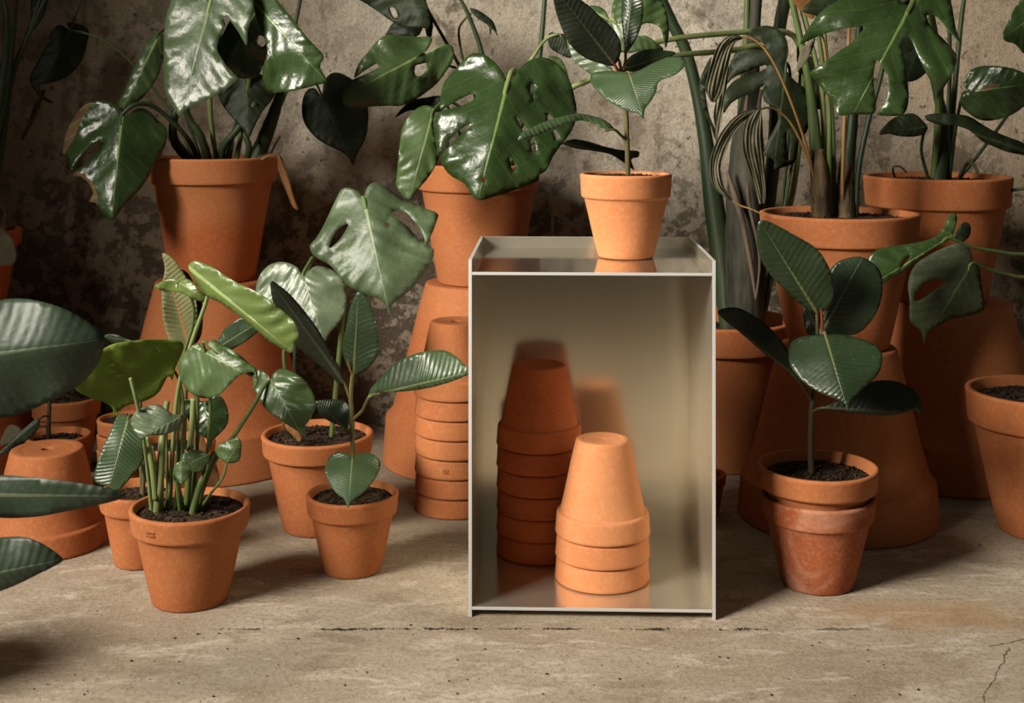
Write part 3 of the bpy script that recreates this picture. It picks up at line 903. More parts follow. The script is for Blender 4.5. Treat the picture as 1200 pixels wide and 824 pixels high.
Bp.leaf([(497, 63), (503, 55), (506, 44), (490, 43), (470, 42), (455, 41), (445, 45), (432, 60), (420, 75), (415, 91), (424, 85), (442, 74), (444, 78), (430, 86), (414, 93), (405, 100), (401, 110), (404, 124), (415, 126), (435, 125), (455, 124), (470, 124), (485, 118), (500, 108), (512, 98), (522, 85), (530, 72), (532, 58), (527, 52), (518, 53), (508, 57), (501, 62)],
        (497, 63), (403, 112), 2.44, -0.30, 0.25, 0.3, 0.015, 0.010, 'monl', holes=[[(487, 77), (494, 75), (500, 74), (499, 83), (493, 89), (487, 88), (486, 82)]],
        pet=[g(560), (556, 110, 2.52), (542, 84, 2.52), (520, 75, 2.50)], pr=0.0026, pmat='dark')
Bp.leaf([(503, 33), (490, 32), (475, 32), (462, 27), (445, 15), (430, 5), (415, -6), (430, -20), (470, -24), (494, -10), (501, 6), (505, 20)], (478, -10), (500, 33), 2.46, -0.3, 0.25, 0.25, 0.01, 0.008, 'mond', holes=[[(457, 9), (463, 10), (466, 20), (461, 20)]],
        pet=[g(566), (560, 120, 2.54), (540, 80, 2.53), (522, 48, 2.52), (506, 20, 2.50), (490, -8, 2.475)], pr=0.0032, pmat='dark')
Bp.leaf([(462, 26), (455, 35), (452, 43), (470, 43), (490, 42), (497, 30), (500, 42), (506, 42), (505, 20), (480, 18)], (480, 16), (485, 43), 2.50, -0.1, 0.2, 0.2, 0, 0.003, 'mond')
Bp.leaf([(463, 138), (470, 128), (482, 118), (500, 114), (518, 113), (520, 128), (508, 132), (492, 130), (478, 130)], (518, 122), (463, 138), 2.46, -0.1, 0.3, 0.4, 0, 0.004, 'mond', pet=[g(568), (550, 140, 2.5), (530, 120, 2.48)], pmat='dark')
Bp.stem([g(572), (572, 110, 2.50), (564, 60, 2.5), (550, 20, 2.5), (536, -8, 2.5)], [0.006, 0.0036], 'dark')
Bp.stem([(544, 76, 2.53), (539, 52, 2.53), (538, 34, 2.525), (545, 22, 2.515), (552, 16, 2.5)], [0.0028, 0.0022], 'green', 'aerial_root')
Bp.leaf([(550, 10), (558, 11), (570, 18), (579, 27), (583, 42), (577, 34), (574, 41), (572, 30), (560, 22)], (549, 8), (582, 42), 2.49, -0.1, 0.5, 0.5, 0, 0.003, 'mond', label='small rolled leaf sheath')
Bp.stem([g(580), (622, 120, 2.46), (633, 60, 2.47), (639, -8, 2.48)], [0.006, 0.0045], 'dark')
# leaves of the same plant behind the rubber plant
Bp.leaf([(716, 24), (709, 12), (700, 7), (691, 7), (687, 14), (695, 30), (706, 50), (722, 60), (738, 62), (752, 60), (777, 59), (771, 51), (757, 42), (745, 41), (754, 28), (769, 29), (776, 38), (780, 56), (783, 46), (784, 32), (781, 14), (772, -4), (755, -14), (730, -14), (718, 4)], (716, 24), (780, 56), 2.30, -0.15, 0.3, 0.3, 0.02, 0.006, 'monl',
        pet=[g(590), (640, 132, 2.44), (670, 103, 2.42), (694, 90, 2.40), (712, 50, 2.36)], pr=0.0052, pmat='pale')
Bp.leaf([(655, 40), (645, 38), (642, 45), (645, 56), (655, 63), (668, 68), (674, 60), (668, 48), (661, 40)], (656, 41), (672, 66), 2.36, -0.1, 0.3, 0.3, 0, 0.004, 'mond', 'dunder', pet=[g(584), (615, 90, 2.42), (628, 62, 2.40), (640, 46, 2.37), (650, 41, 2.36)], pr=0.003, pmat='pale')
Bp.leaf([(640, 66), (656, 68), (664, 82), (666, 92), (660, 88), (650, 78)], (640, 67), (665, 90), 2.37, -0.1, 0.4, 0.4, 0, 0.003, 'youngm')
Bp.leaf([(660, 168), (672, 163), (690, 166), (710, 172), (730, 176), (748, 177), (748, 184), (740, 187), (743, 199), (730, 190), (715, 181), (695, 177), (675, 174)], (660, 168), (745, 186), 2.44, -0.05, 0.2, 0.3, 0, 0.004, 'mond', pet=[g(590), (620, 170, 2.46), (645, 166, 2.45)], pmat='dark')

# --- N: rubber plant standing on the tray
Np = Plant('potted_rubber_plant', 733.5, 1.923, (0.0700, 0.1262, 0.0425, 0.0365, {'t': 0.006, 'neck': 0.90}), 'light', 'small rubber plant in a pale terracotta pot standing on the metal table', TRAY_Z + 0.0004, soil_drop=0.008)
g = Np.ground
Np.stem([g(736), (735, 170, 1.923), (733, 120, 1.92), (731, 92, 1.918), (729, 82, 1.916)], [0.0040, 0.0034], 'woody')
Np.leaf([(719, 77), (706, 75), (690, 70), (676, 61), (665, 48), (657, 30), (651, 12), (648, -8), (656, -16), (668, -10), (681, 0), (692, 8), (702, 18), (713, 28), (723, 40), (728, 54), (726, 67)], (720, 76), (650, -14), 1.90, -0.35, 0.25, -0.25, 0.0, 0.004, 'rubd', 'runder', pet=[(730, 88, 1.917), (724, 82, 1.908)], pmat='red', pr=0.0022)
Np.leaf([(733, 60), (730, 40), (728, 15), (731, -6), (741, -18), (751, -6), (754, 10), (752, 28), (746, 44), (739, 56)], (733, 60), (742, -19), 1.915, 0.15, 0.9, -0.4, 0.0, 0.004, 'rub', 'runder', pet=[(730, 84, 1.917), (733, 72, 1.917)], pmat='woody', pr=0.0022)
Np.leaf([(738, 85), (730, 84), (715, 83), (700, 84), (692, 88), (693, 98), (701, 108), (712, 118), (726, 126), (738, 131), (748, 133), (754, 139), (756, 127), (763, 118), (769, 107), (771, 97), (778, 92), (790, 88), (800, 80), (803, 72), (796, 66), (782, 67), (765, 74), (750, 82)], (737, 85), (754, 138), 1.89, -0.70, -0.10, 0.35, 0.011, 0.005, 'rubl', 'runder', pet=[(731, 90, 1.917), (733, 86, 1.905)], pmat='woody', pr=0.0022)
Np.leaf([(720, 153), (716, 146), (707, 140), (695, 136), (678, 133), (660, 136), (640, 142), (622, 150), (611, 156), (608, 165), (625, 160), (640, 154), (660, 146), (680, 141), (694, 144), (707, 150)], (720, 152), (608, 164), 1.90, -0.35, 0.3, 0.9, 0.0, 0.004, 'rubl', 'runder', pet=[(734, 164, 1.922), (727, 158, 1.912)], pmat='woody', pr=0.002)
Np.leaf([(717, 84), (715, 78), (700, 72), (685, 64), (672, 52), (664, 42), (666, 56), (672, 70), (682, 80), (695, 88), (708, 88)], (717, 84), (664, 43), 1.935, 0.25, 0.3, 0.3, 0, 0.004, 'grey', 'runder', flip=False, pet=[(730, 90, 1.92), (724, 87, 1.926)], pmat='woody', pr=0.002)
Np.leaf([(733, 82), (735, 70), (745, 62), (760, 58), (779, 59), (792, 62), (780, 70), (765, 76), (748, 84)], (734, 80), (790, 62), 1.93, 0.2, 0.3, 0.3, 0, 0.004, 'rub', 'runder', pet=[(731, 90, 1.92)], pmat='woody', pr=0.002)
Np.stem([(728, 82, 1.914), (725, 70, 1.910), (718, 58, 1.905), (709, 43, 1.90)], [0.0026, 0.0018, 0.0008], 'tan', 'leaf_sheath', 'pointed orange-tan leaf sheath')
Np.stem([(730, 82, 1.914), (733, 72, 1.912), (734, 62, 1.912)], [0.0022, 0.0010], 'tan', 'leaf_sheath', 'pointed orange-tan leaf sheath')

# --- D: bright young monstera, front left
D = Plant('potted_monstera', 223, 1.822, (0.0845, 0.136, 0.0535, 0.0335, {'t': 0.006, 'neck': 0.885}), 'mid',
          'bushy young bright-green monstera in the pot nearest the front at the left', soil_drop=0.010)
g = D.ground
D.leaf([(243, 348), (232, 336), (224, 322), (221, 311), (228, 306), (240, 309), (252, 315), (262, 322), (275, 330), (290, 337), (305, 345), (321, 356), (335, 368), (345, 378), (350, 389), (347, 401), (342, 414), (331, 409), (315, 400), (300, 387), (286, 375), (270, 363), (256, 354)], (236, 326), (342, 412), 1.75, -0.35, -0.5, 1.1, 0.015, 0.005, 'young',
       pet=[g(198), (207, 470, 1.80), (222, 410, 1.78), (242, 352, 1.765), (242, 338, 1.757)], pr=0.0027, pmat='pale')
D.leaf([(181, 336), (190, 330), (200, 327), (206, 329), (208, 338), (209, 330), (216, 326), (225, 330), (235, 341), (244, 350), (238, 354), (225, 350), (212, 343), (200, 342), (188, 340)], (208, 330), (243, 352), 1.80, -0.3, 0.5, 0.5, 0.012, 0.004, 'young', pet=[g(206), (212, 440, 1.83), (226, 380, 1.83), (224, 348, 1.825)], pr=0.0020)
D.leaf([(197, 441), (202, 446), (206, 430), (213, 415), (215, 404), (205, 399), (180, 398), (155, 400), (135, 403), (121, 410), (108, 428), (95, 441), (86, 452), (95, 461), (110, 468), (125, 473), (132, 479), (134, 489), (139, 482), (150, 475), (170, 470), (186, 460)], (196, 440), (133, 486), 1.82, 0.05, 0.75, -0.85, 0.0, 0.006, 'glow', 'young',
       pet=[g(205), (214, 500, 1.83), (213, 460, 1.83), (205, 436, 1.825)], pr=0.0021)
D.leaf([(240, 410), (232, 402), (222, 408), (212, 418), (209, 428), (213, 448), (225, 462), (240, 467), (256, 463), (268, 452), (281, 440), (297, 436), (299, 444), (300, 432), (288, 424), (270, 414), (254, 406)], (236, 411), (298, 444), 1.765, -0.45, 0.5, 0.25, 0.01, 0.008, 'youngm',
       pet=[g(226), (231, 520, 1.81), (232, 450, 1.79), (236, 418, 1.775)], pr=0.0022)
D.leaf([(244, 404), (250, 398), (262, 405), (278, 414), (290, 424), (300, 434), (302, 448), (296, 458), (298, 446), (288, 438), (270, 428), (256, 418)], (240, 401), (300, 446), 1.752, -0.2, 0.8, 0.4, 0, 0.006, 'youngm', pet=[g(232), (246, 500, 1.80), (244, 430, 1.77), (238, 404, 1.756)], pr=0.0022)
D.leaf([(215, 478), (210, 468), (224, 468), (240, 470), (255, 463), (264, 472), (268, 485), (266, 498), (258, 508), (250, 516), (246, 525), (242, 515), (232, 507), (222, 495)], (240, 472), (246, 524), 1.85, -0.3, 0.25, 0.25, 0.01, 0.006, 'mon', pet=[g(222, 0.02), (228, 540, 1.86), (236, 490, 1.87)])
D.leaf([(214, 486), (204, 486), (195, 480), (185, 474), (172, 476), (160, 482), (153, 492), (155, 501), (160, 508), (166, 516), (173, 511), (190, 510), (205, 505), (213, 497)], (213, 488), (164, 514), 1.76, -0.3, 0.5, 0.35, 0.01, 0.004, 'grey', pet=[g(204), (213, 540, 1.80), (216, 500, 1.775)], pr=0.0022)
D.leaf([(253, 530), (258, 520), (268, 516), (280, 514), (283, 525), (280, 540), (268, 543), (258, 538)], (266, 542), (282, 515), 1.77, -0.1, 0.6, 0.4, 0, 0.003, 'youngm', pet=[g(230), (246, 580, 1.79), (261, 560, 1.775)], pr=0.0018)
D.leaf([(203, 551), (207, 543), (215, 541), (222, 546), (223, 556), (216, 566), (212, 568), (206, 560)], (212, 544), (213, 568), 1.76, -0.2, 0.4, 0.4, 0, 0.002, 'youngm', pet=[g(215), (208, 575, 1.79), (204, 556, 1.775), (207, 548, 1.765)], pr=0.0016)
D.leaf([(212, 540), (216, 530), (228, 527), (240, 530), (246, 535), (242, 548), (232, 554), (222, 552), (214, 548)], (243, 533), (214, 548), 1.79, -0.1, 0.3, 0.3, 0, 0.003, 'youngm', pet=[g(224), (236, 570, 1.80), (244, 545, 1.795)], pr=0.0018)
D.leaf([(318, 448), (312, 438), (303, 433), (300, 440), (296, 450), (302, 465), (312, 480), (325, 490), (340, 500), (352, 508), (358, 516), (358, 500), (363, 492), (369, 480), (369, 468), (363, 453), (350, 440), (336, 433), (326, 433), (319, 440)], (318, 446), (357, 516), 1.90, -0.35, 0.3, 0.25, 0.012, 0.008, 'monl',
       pet=[g(228, 0.01), (250, 543, 1.82), (276, 508, 1.84), (298, 474, 1.875), (310, 452, 1.895)], pr=0.003)
D.stem([g(185), (187, 575, 1.80), (189, 535, 1.80), (191, 505, 1.81), (196, 470, 1.82)], [0.0075, 0.0062, 0.0055, 0.0045, 0.004], 'pale')
D.stem([(183, 585, 1.80), (179, 550, 1.79), (172, 512, 1.785)], [0.0050, 0.0044, 0.0034], 'pale')
D.stem([(184, 560, 1.80), (181, 540, 1.805), (178, 524, 1.805)], [0.0034, 0.0026], 'pale')
D.stem([g(196), (196, 560, 1.82), (195, 520, 1.83), (194, 500, 1.83)], [0.0025, 0.0022], 'green')
D.stem([(222, 528, 1.80), (225, 500, 1.80), (227, 467, 1.80)], [0.0042, 0.0042], 'pale', 'stem')
D.stem([g(218), (221, 560, 1.81), (222, 527, 1.80)], [0.005, 0.0042], 'green')
D.stem([(163, 482, 1.745), (158, 462, 1.735), (153, 443, 1.73)], [0.0026, 0.0026], 'pale', 'cut_stalk', 'bare pale stalk cut off at the top')
D.stem([g(178), (173, 550, 1.80), (168, 510, 1.765), (163, 482, 1.745)], [0.0028, 0.0026], 'pale', 'cut_stalk')
D.stem([g(214), (210, 580, 1.79), (205, 555, 1.78)], [0.0055, 0.003], 'green')
D.stem([g(224, -0.02), (233, 573, 1.80), (246, 540, 1.81), (252, 530, 1.815)], [0.0056, 0.0050, 0.003], 'green')

stamp(D.root.children[0], 0.0845, 0.136 - 0.016, math.atan2(-0.9, -0.42), 2, 6)

# --- E: rubber plant in the pot tucked behind D
E = Plant('potted_rubber_plant', 165, 1.968, (0.0625, 0.114, 0.040, 0.030), 'mid', 'rubber plant with one long ribbed hanging leaf, potted just behind the young monstera', soil_drop=0.014)
g = E.ground
E.leaf([(150, 487), (139, 486), (133, 497), (127, 510), (120, 525), (115, 540), (111, 555), (112, 565), (125, 570), (138, 575), (147, 567), (155, 558), (165, 545), (170, 531), (168, 518), (164, 505), (158, 492)], (151, 488), (128, 571), 1.93, -0.5, 0.25, 0.15, 0.01, 0.004, 'rubl', 'runder', pet=[g(166), (164, 530, 1.965), (157, 492, 1.945)], pr=0.0022, pmat='woody')
E.stem([g(167), (168, 540, 1.97), (166, 500, 1.97), (164, 470, 1.97)], [0.004, 0.003], 'woody')
E.leaf([(167, 545), (172, 538), (178, 548), (181, 562), (181, 576), (174, 570), (168, 558)], (168, 542), (181, 577), 1.94, -0.1, 0.4, 0.4, 0, 0.003, 'rubd', 'runder', pet=[(168, 530, 1.967)], pr=0.0018, pmat='woody')

# --- J: taller rubber plant behind
J = Plant('potted_rubber_plant', 205, 2.12, (0.0665, 0.146, 0.044, 0.034), 'mid', 'taller rubber plant showing the pale underside of one upright leaf, behind the young monstera', soil_drop=0.014)
g = J.ground
J.stem([g(215), (217, 470, 2.10), (220, 430, 2.09), (222, 412, 2.085)], [0.0042, 0.0030], 'woody')
J.leaf([(222, 412), (214, 411), (206, 406), (198, 398), (192, 380), (190, 360), (190, 335), (193, 315), (190, 297), (197, 299), (205, 306), (213, 318), (220, 329), (227, 345), (231, 360), (231, 385), (227, 404)], (223, 411), (190, 296), 2.08, -0.1, -0.5, -0.35, 0.0, 0.004, 'runder', 'rub', pet=[(221, 425, 2.09)], pr=0.0024, pmat='red', label='upright leaf showing its pale ribbed underside')
J.leaf([(223, 408), (228, 385), (231, 362), (227, 345), (219, 327), (212, 316), (220, 320), (229, 335), (236, 350), (238, 372), (235, 395)], (223, 410), (213, 316), 2.10, -0.1, 0.2, 0.2, 0, 0.003, 'rubd', 'runder')
J.leaf([(248, 410), (256, 397), (264, 385), (276, 376), (290, 370), (304, 369), (312, 375), (305, 386), (290, 399), (275, 408), (261, 415)], (250, 411), (311, 373), 2.03, -0.25, 0.25, 0.25, 0.005, 0.005, 'rub', 'runder', pet=[(221, 440, 2.09), (236, 424, 2.05)], pr=0.0024, pmat='woody')
J.leaf([(122, 394), (132, 391), (145, 396), (160, 402), (152, 406), (138, 404), (128, 400)], (160, 402), (122, 393), 2.10, -0.1, 0.5, 0.5, 0, 0.003, 'rub', 'runder', pet=[(219, 440, 2.09), (190, 415, 2.10)], pr=0.002, pmat='woody')
J.leaf([(226, 512), (236, 506), (243, 525), (252, 540), (257, 560), (254, 577), (245, 572), (238, 555), (230, 536)], (230, 508), (254, 576), 2.03, -0.1, 0.4, 0.5, 0, 0.005, 'brown', 'dunder', pet=[g(222, -0.03), (224, 512, 2.05)], pr=0.002, pmat='bark', label='withered dark brown leaf hanging over the rim')

# --- L: pot with the pierced monstera leaf
L = Plant('potted_monstera', 372, 2.128, (0.0930, 0.1585, 0.0575, 0.0335, {'t': 0.007, 'neck': 0.88}), 'mid', 'monstera with one large pierced leaf above a smaller heart-shaped leaf, left of the tall stack', soil_drop=0.010)
g = L.ground
L.leaf([(425, 233), (420, 225), (408, 220), (400, 222), (393, 235), (385, 252), (377, 268), (370, 280), (363, 288), (367, 299), (378, 306), (386, 310), (395, 320), (405, 332), (415, 339), (430, 346), (443, 350), (452, 358), (457, 370), (459, 357), (475, 345), (490, 330), (502, 312), (508, 300), (508, 291), (503, 292), (500, 288), (503, 280), (507, 272), (514, 252), (510, 248), (500, 245), (486, 238), (478, 236), (465, 228), (450, 218), (437, 214), (430, 220), (427, 230)],
       (426, 232), (456, 367), 1.99, -0.40, 0.30, 0.25, 0.02, 0.012, 'dusty', holes=[[(458, 250), (466, 246), (476, 249), (486, 260), (494, 272), (498, 284), (490, 280), (480, 268), (468, 258)], [(386, 291), (389, 280), (397, 268), (408, 262), (404, 272), (396, 283)], [(450, 261), (456, 261), (457, 266), (452, 266)]],
       pet=[g(388), (396, 430, 2.13), (404, 350, 2.13), (416, 260, 2.06), (420, 236, 2.01)], pr=0.0036)
L.leaf([(355, 324), (349, 314), (340, 309), (328, 307), (315, 311), (305, 322), (300, 336), (302, 346), (315, 357), (330, 366), (345, 376), (360, 386), (372, 395), (380, 402), (386, 391), (396, 380), (404, 365), (406, 346), (403, 330), (395, 320), (382, 313), (370, 312), (361, 318)], (355, 322), (380, 401), 2.07, -0.35, 0.25, 0.3, 0.01, 0.008, 'grey',
       pet=[g(350), (340, 460, 2.13), (333, 412, 2.13), (346, 350, 2.13), (366, 304, 2.11), (360, 312, 2.085)], pr=0.003, pmat='green')
L.leaf([(332, 494), (340, 496), (350, 503), (354, 512), (350, 518), (342, 510), (336, 504)], (333, 495), (353, 515), 2.06, -0.1, 0.4, 0.4, 0, 0.003, 'brown', 'dunder', pet=[g(345), (334, 500, 2.09)], pr=0.002)
L.stem([g(352), (347, 470, 2.12), (345, 430, 2.12), (346, 405, 2.12)], [0.0034, 0.0026], 'dark')

# --- M: small rubber plant, heart leaf in front
M = Plant('potted_rubber_plant', 413, 1.937, (0.0700, 0.118, 0.0445, 0.0305, {'t': 0.006, 'neck': 0.885}), 'mid', 'small rubber plant with a heart-shaped leaf drooping over its rim, left of the tall stack', soil_drop=0.010)
g = M.ground
M.stem([g(413), (413, 500, 1.937), (411, 465, 1.935), (413, 442, 1.932), (415, 432, 1.93)], [0.0040, 0.0036, 0.0030], 'woody')
M.leaf([(415, 440), (407, 430), (402, 416), (401, 404), (405, 385), (409, 365), (414, 351), (420, 342), (430, 350), (437, 365), (442, 385), (444, 404), (443, 416), (435, 428), (424, 437)], (414, 440), (420, 342), 1.925, -0.1, 0.45, -0.2, 0.0, 0.004, 'rub', 'runder', pet=[(412, 450, 1.934)], pr=0.0022, pmat='woody')
M.leaf([(431, 470), (434, 456), (441, 448), (450, 438), (465, 425), (485, 415), (505, 411), (522, 411), (535, 418), (545, 428), (553, 436), (545, 441), (530, 447), (510, 453), (490, 457), (470, 459), (450, 459), (440, 461)], (434, 464), (552, 436), 1.90, -0.35, 0.5, 0.15, 0.02, 0.004, 'rubl', 'runder', pet=[(413, 492, 1.936), (424, 482, 1.92), (429, 472, 1.908)], pr=0.0021, pmat='woody')
M.leaf([(404, 452), (398, 451), (385, 438), (370, 425), (355, 412), (340, 396), (328, 376), (320, 355), (317, 330), (328, 335), (340, 345), (355, 362), (370, 382), (381, 400), (392, 420), (400, 435)], (404, 450), (318, 331), 1.93, -0.25, 0.3, 0.7, 0.0, 0.004, 'rubd', 'runder', pet=[(410, 467, 1.935)], pr=0.0022, pmat='woody')
M.leaf([(408, 507), (400, 500), (388, 495), (376, 487), (370, 476), (370, 470), (385, 468), (400, 469), (409, 474), (411, 485), (410, 498)], (408, 506), (371, 470), 1.955, 0.25, 0.3, 0.3, 0.0, 0.004, 'rub', 'runder', pet=[(412, 510, 1.938)], pr=0.0018, pmat='woody')
M.leaf([(413, 537), (406, 531), (395, 530), (385, 537), (381, 551), (386, 567), (395, 579), (403, 585), (408, 595), (412, 588), (425, 578), (437, 565), (445, 550), (445, 540), (436, 532), (422, 531)], (413, 537), (408, 594), 1.87, -0.75, 0.3, 0.3, 0.006, 0.004, 'rubl', 'runder', pet=[(412, 515, 1.936), (413, 522, 1.90), (413, 532, 1.878)], pr=0.002, pmat='woody')
M.stem([(414, 442, 1.93), (410, 432, 1.922), (407, 422, 1.918)], [0.0022, 0.0008], 'tan', 'leaf_sheath')

# --- U: rubber plant in the nested pair, front right
lone_pot('weathered white-bloomed terracotta pot on the floor, the rubber plant pot sits inside it', 958, 1.882, (0.0840, 0.1325, 0.0530, 0.034, {'t': 0.0055, 'neck': 0.90}), 'old', False, 0.0)
UH = 0.118
U = Plant('potted_rubber_plant', 958, 1.882, (0.0885, UH, 0.0555, 0.033, {'t': 0.006, 'neck': 0.855}), 'mid', 'rubber plant with broad dark leaves in the upper pot of the nested pair', 0.1755 - UH, soil_drop=0.016)
g = U.ground
U.stem([g(951), (950, 520, 1.882), (951, 485, 1.88), (954, 450, 1.878), (958, 410, 1.875), (959, 392, 1.873)], [0.0048, 0.0050, 0.0042, 0.0036, 0.003], 'bark')
U.leaf([(957, 368), (945, 362), (925, 345), (905, 325), (892, 305), (887, 285), (888, 263), (895, 258), (910, 264), (930, 275), (955, 290), (967, 305), (976, 325), (978, 345), (972, 360)], (957, 366), (889, 257), 1.86, -0.25, 0.25, -0.25, 0.0, 0.004, 'rub', 'runder', pet=[(958, 392, 1.873)], pr=0.0024, pmat='woody')
U.leaf([(960, 394), (964, 375), (970, 350), (971, 322), (980, 308), (995, 302), (1010, 301), (1025, 310), (1033, 322), (1034, 345), (1028, 365), (1018, 380), (1005, 391), (985, 394)], (962, 392), (1012, 300), 1.885, 0.1, 0.35, 0.2, 0.0, 0.005, 'rub', 'runder', pet=[(957, 408, 1.875)], pr=0.0024, pmat='woody')
U.leaf([(958, 390), (947, 392), (942, 378), (941, 362), (948, 352), (957, 352), (962, 370)], (958, 390), (944, 352), 1.90, 0.1, 0.3, 0.3, 0, 0.003, 'rubd', 'runder', pet=[(957, 404, 1.877)], pr=0.002, pmat='woody')
U.leaf([(968, 392), (950, 393), (935, 396), (926, 403), (924, 420), (930, 435), (942, 448), (960, 460), (980, 468), (990, 473), (994, 483), (997, 472), (1005, 462), (1018, 450), (1030, 437), (1034, 422), (1032, 410), (1022, 402), (1005, 396), (985, 392)], (967, 392), (994, 482), 1.82, -0.65, 0.22, 0.22, 0.01, 0.004, 'rub', 'runder', pet=[(957, 412, 1.875), (962, 398, 1.85), (966, 390, 1.83)], pr=0.0024, pmat='woody')
U.leaf([(962, 479), (980, 470), (1000, 460), (1015, 450), (1030, 446), (1050, 447), (1068, 455), (1077, 466), (1080, 485), (1071, 481), (1055, 485), (1035, 487), (1010, 485), (985, 483), (970, 481)], (964, 478), (1079, 484), 1.86, -0.15, 0.4, 0.2, 0.0, 0.004, 'rubd', 'runder', pet=[(951, 484, 1.88), (957, 480, 1.87)], pr=0.002, pmat='bark')
U.leaf([(841, 366), (850, 361), (865, 361), (880, 368), (895, 378), (908, 390), (918, 402), (926, 416), (932, 432), (937, 448), (925, 436), (905, 422), (885, 405), (865, 388), (850, 376)], (936, 446), (841, 365), 1.85, -0.25, 0.3, 0.3, 0.0, 0.004, 'rubd', 'runder', pet=[(952, 470, 1.879), (944, 458, 1.865)], pr=0.0024, pmat='bark')
U.stem([(964, 392, 1.868), (963, 370, 1.862), (959, 343, 1.858)], [0.0026, 0.0022, 0.0007], 'red', 'leaf_sheath', 'pointed red leaf sheath')

# --- Q: palm on the upside-down pot
Q = Plant('potted_palm', 983, 2.19, (0.1345, 0.229, 0.084, 0.050, {'t': 0.009, 'neck': 0.90}), 'mid', 'cane-stemmed palm with dried grey fronds drooping to the left', 0.2925, soil_drop=0.012)
g = Q.ground
Q.stem([g(964), (960, 210, 2.18), (956, 170, 2.18), (950, 110, 2.18), (940, 55, 2.18), (926, -8, 2.18)], [0.018, 0.015, 0.011, 0.008, 0.006, 0.005], 'green', 'cane')
Q.stem([g(965), (962, 225, 2.175), (958, 175, 2.175)], [0.0195, 0.0175, 0.0115], 'fibre', 'cane_sheath', 'brown fibrous sheath around the cane', 0.06)
Q.stem([g(991), (992, 200, 2.20), (998, 150, 2.20), (1003, 90, 2.20), (1008, 20, 2.2), (1010, -10, 2.2)], [0.017, 0.014, 0.010, 0.008, 0.006, 0.005], 'dark', 'cane')
Q.stem([g(990), (990, 225, 2.195), (993, 190, 2.195)], [0.0180, 0.0160, 0.0115], 'fibre', 'cane_sheath', 'brown fibrous sheath around the cane', 0.06)
Q.stem([g(972), (972, 180, 2.17), (971, 120, 2.17), (962, 60, 2.17), (952, -8, 2.17)], [0.0046, 0.0036], 'green', 'cane')
Q.stem([g(987), (988, 190, 2.17), (990, 130, 2.17), (994, 60, 2.17), (996, -8, 2.17)], [0.0036, 0.0026], 'tan', 'cane')
Q.stem([g(1003), (1006, 200, 2.19), (1018, 140, 2.20), (1032, 90, 2.21), (1046, 20, 2.22), (1050, -8, 2.22)], [0.005, 0.0036], 'dark', 'cane')
Q.stem([g(968), (964, 120, 2.19), (955, 70, 2.19), (940, 10, 2.19), (936, -8, 2.19)], [0.005, 0.0045], 'pale', 'cane')
Q.stem([g(978), (976, 150, 2.2), (970, 80, 2.2), (962, -8, 2.2)], [0.004, 0.003], 'green', 'cane')
DRYL = 'dried grey frond'
fr = frond(Q, [(868, 42), (858, 41), (848, 46), (840, 56), (834, 72), (829, 90), (827, 106), (833, 119)], [(870, 46), (862, 50), (857, 62), (853, 80), (850, 95), (846, 110), (838, 120)], 2.12, 2.10, 5, DRYL + ' arching over the green leaf', 0.03)
tube('petiole', [g(958), at(953, 205, 2.17), at(942, 162, 2.15), at(925, 114, 2.13), at(908, 76, 2.12), at(893, 54, 2.12), at(880, 45, 2.12), at(868, 43, 2.12)], [0.0026, 0.0018], STEM['tan'], Q.org, fr, 9)
frond(Q, [(848, 82), (843, 104), (838, 122), (836, 136), (838, 150), (839, 166)], [(855, 76), (852, 100), (849, 122), (846, 140), (842, 155), (840, 167)], 2.12, 2.11, 3, DRYL + ' hanging straight down')
Q.leaf([(834, 66), (826, 79), (820, 95), (819, 113), (823, 131), (832, 146), (838, 163), (839, 154), (833, 140), (829, 124), (827, 105), (830, 86)], (834, 66), (838, 161), 2.13, 0.0, 0.4, 0.4, 0.02, 0.004, 'mond', 'dunder')
fr = frond(Q, [(892, 127), (878, 128), (862, 136), (848, 151), (838, 169), (832, 190), (833, 209), (838, 221), (848, 230), (857, 235)], [(889, 130), (880, 136), (868, 147), (858, 161), (850, 178), (845, 195), (846, 208), (849, 219), (854, 228), (859, 235)], 2.13, 2.11, 4, DRYL + ' curling back under in a long arc', 0.03)
tube('petiole', [g(961), at(955, 212, 2.17), at(943, 176, 2.16), at(925, 142, 2.15), at(906, 127, 2.14), at(890, 128, 2.13)], [0.0026, 0.0018], STEM['tan'], Q.org, fr, 9)
frond(Q, [(889, 128), (881, 132), (873, 145), (870, 165), (872, 182), (878, 200), (884, 220), (890, 239)], [(892, 128), (892, 140), (891, 152), (891, 165), (893, 182), (895, 200), (897, 218), (897, 238)], 2.12, 2.11, 5, DRYL + ' hanging in a broad pale strip', 0.02)
Q.leaf([(956, 37), (948, 48), (938, 60), (934, 84), (945, 72), (953, 56)], (955, 38), (934, 83), 2.10, -0.1, 0.4, 0.4, 0, 0.004, 'dry', 'dry', pet=[(970, 120, 2.17), (966, 50, 2.14)], pr=0.0018, pmat='tan', label='small dried brown leaf')
Q.leaf([(926, -6), (945, -6), (956, 8), (952, 22), (942, 16), (932, 6)], (926, -6), (953, 22), 2.12, -0.1, 0.4, 0.4, 0, 0.003, 'brown', 'brown', label='dark dried sheath')
Q.stem([(857, 234, 2.13), (868, 241, 2.12), (880, 245, 2.11), (893, 251, 2.10)], [0.0018, 0.0010], 'tan', 'frond_tip')

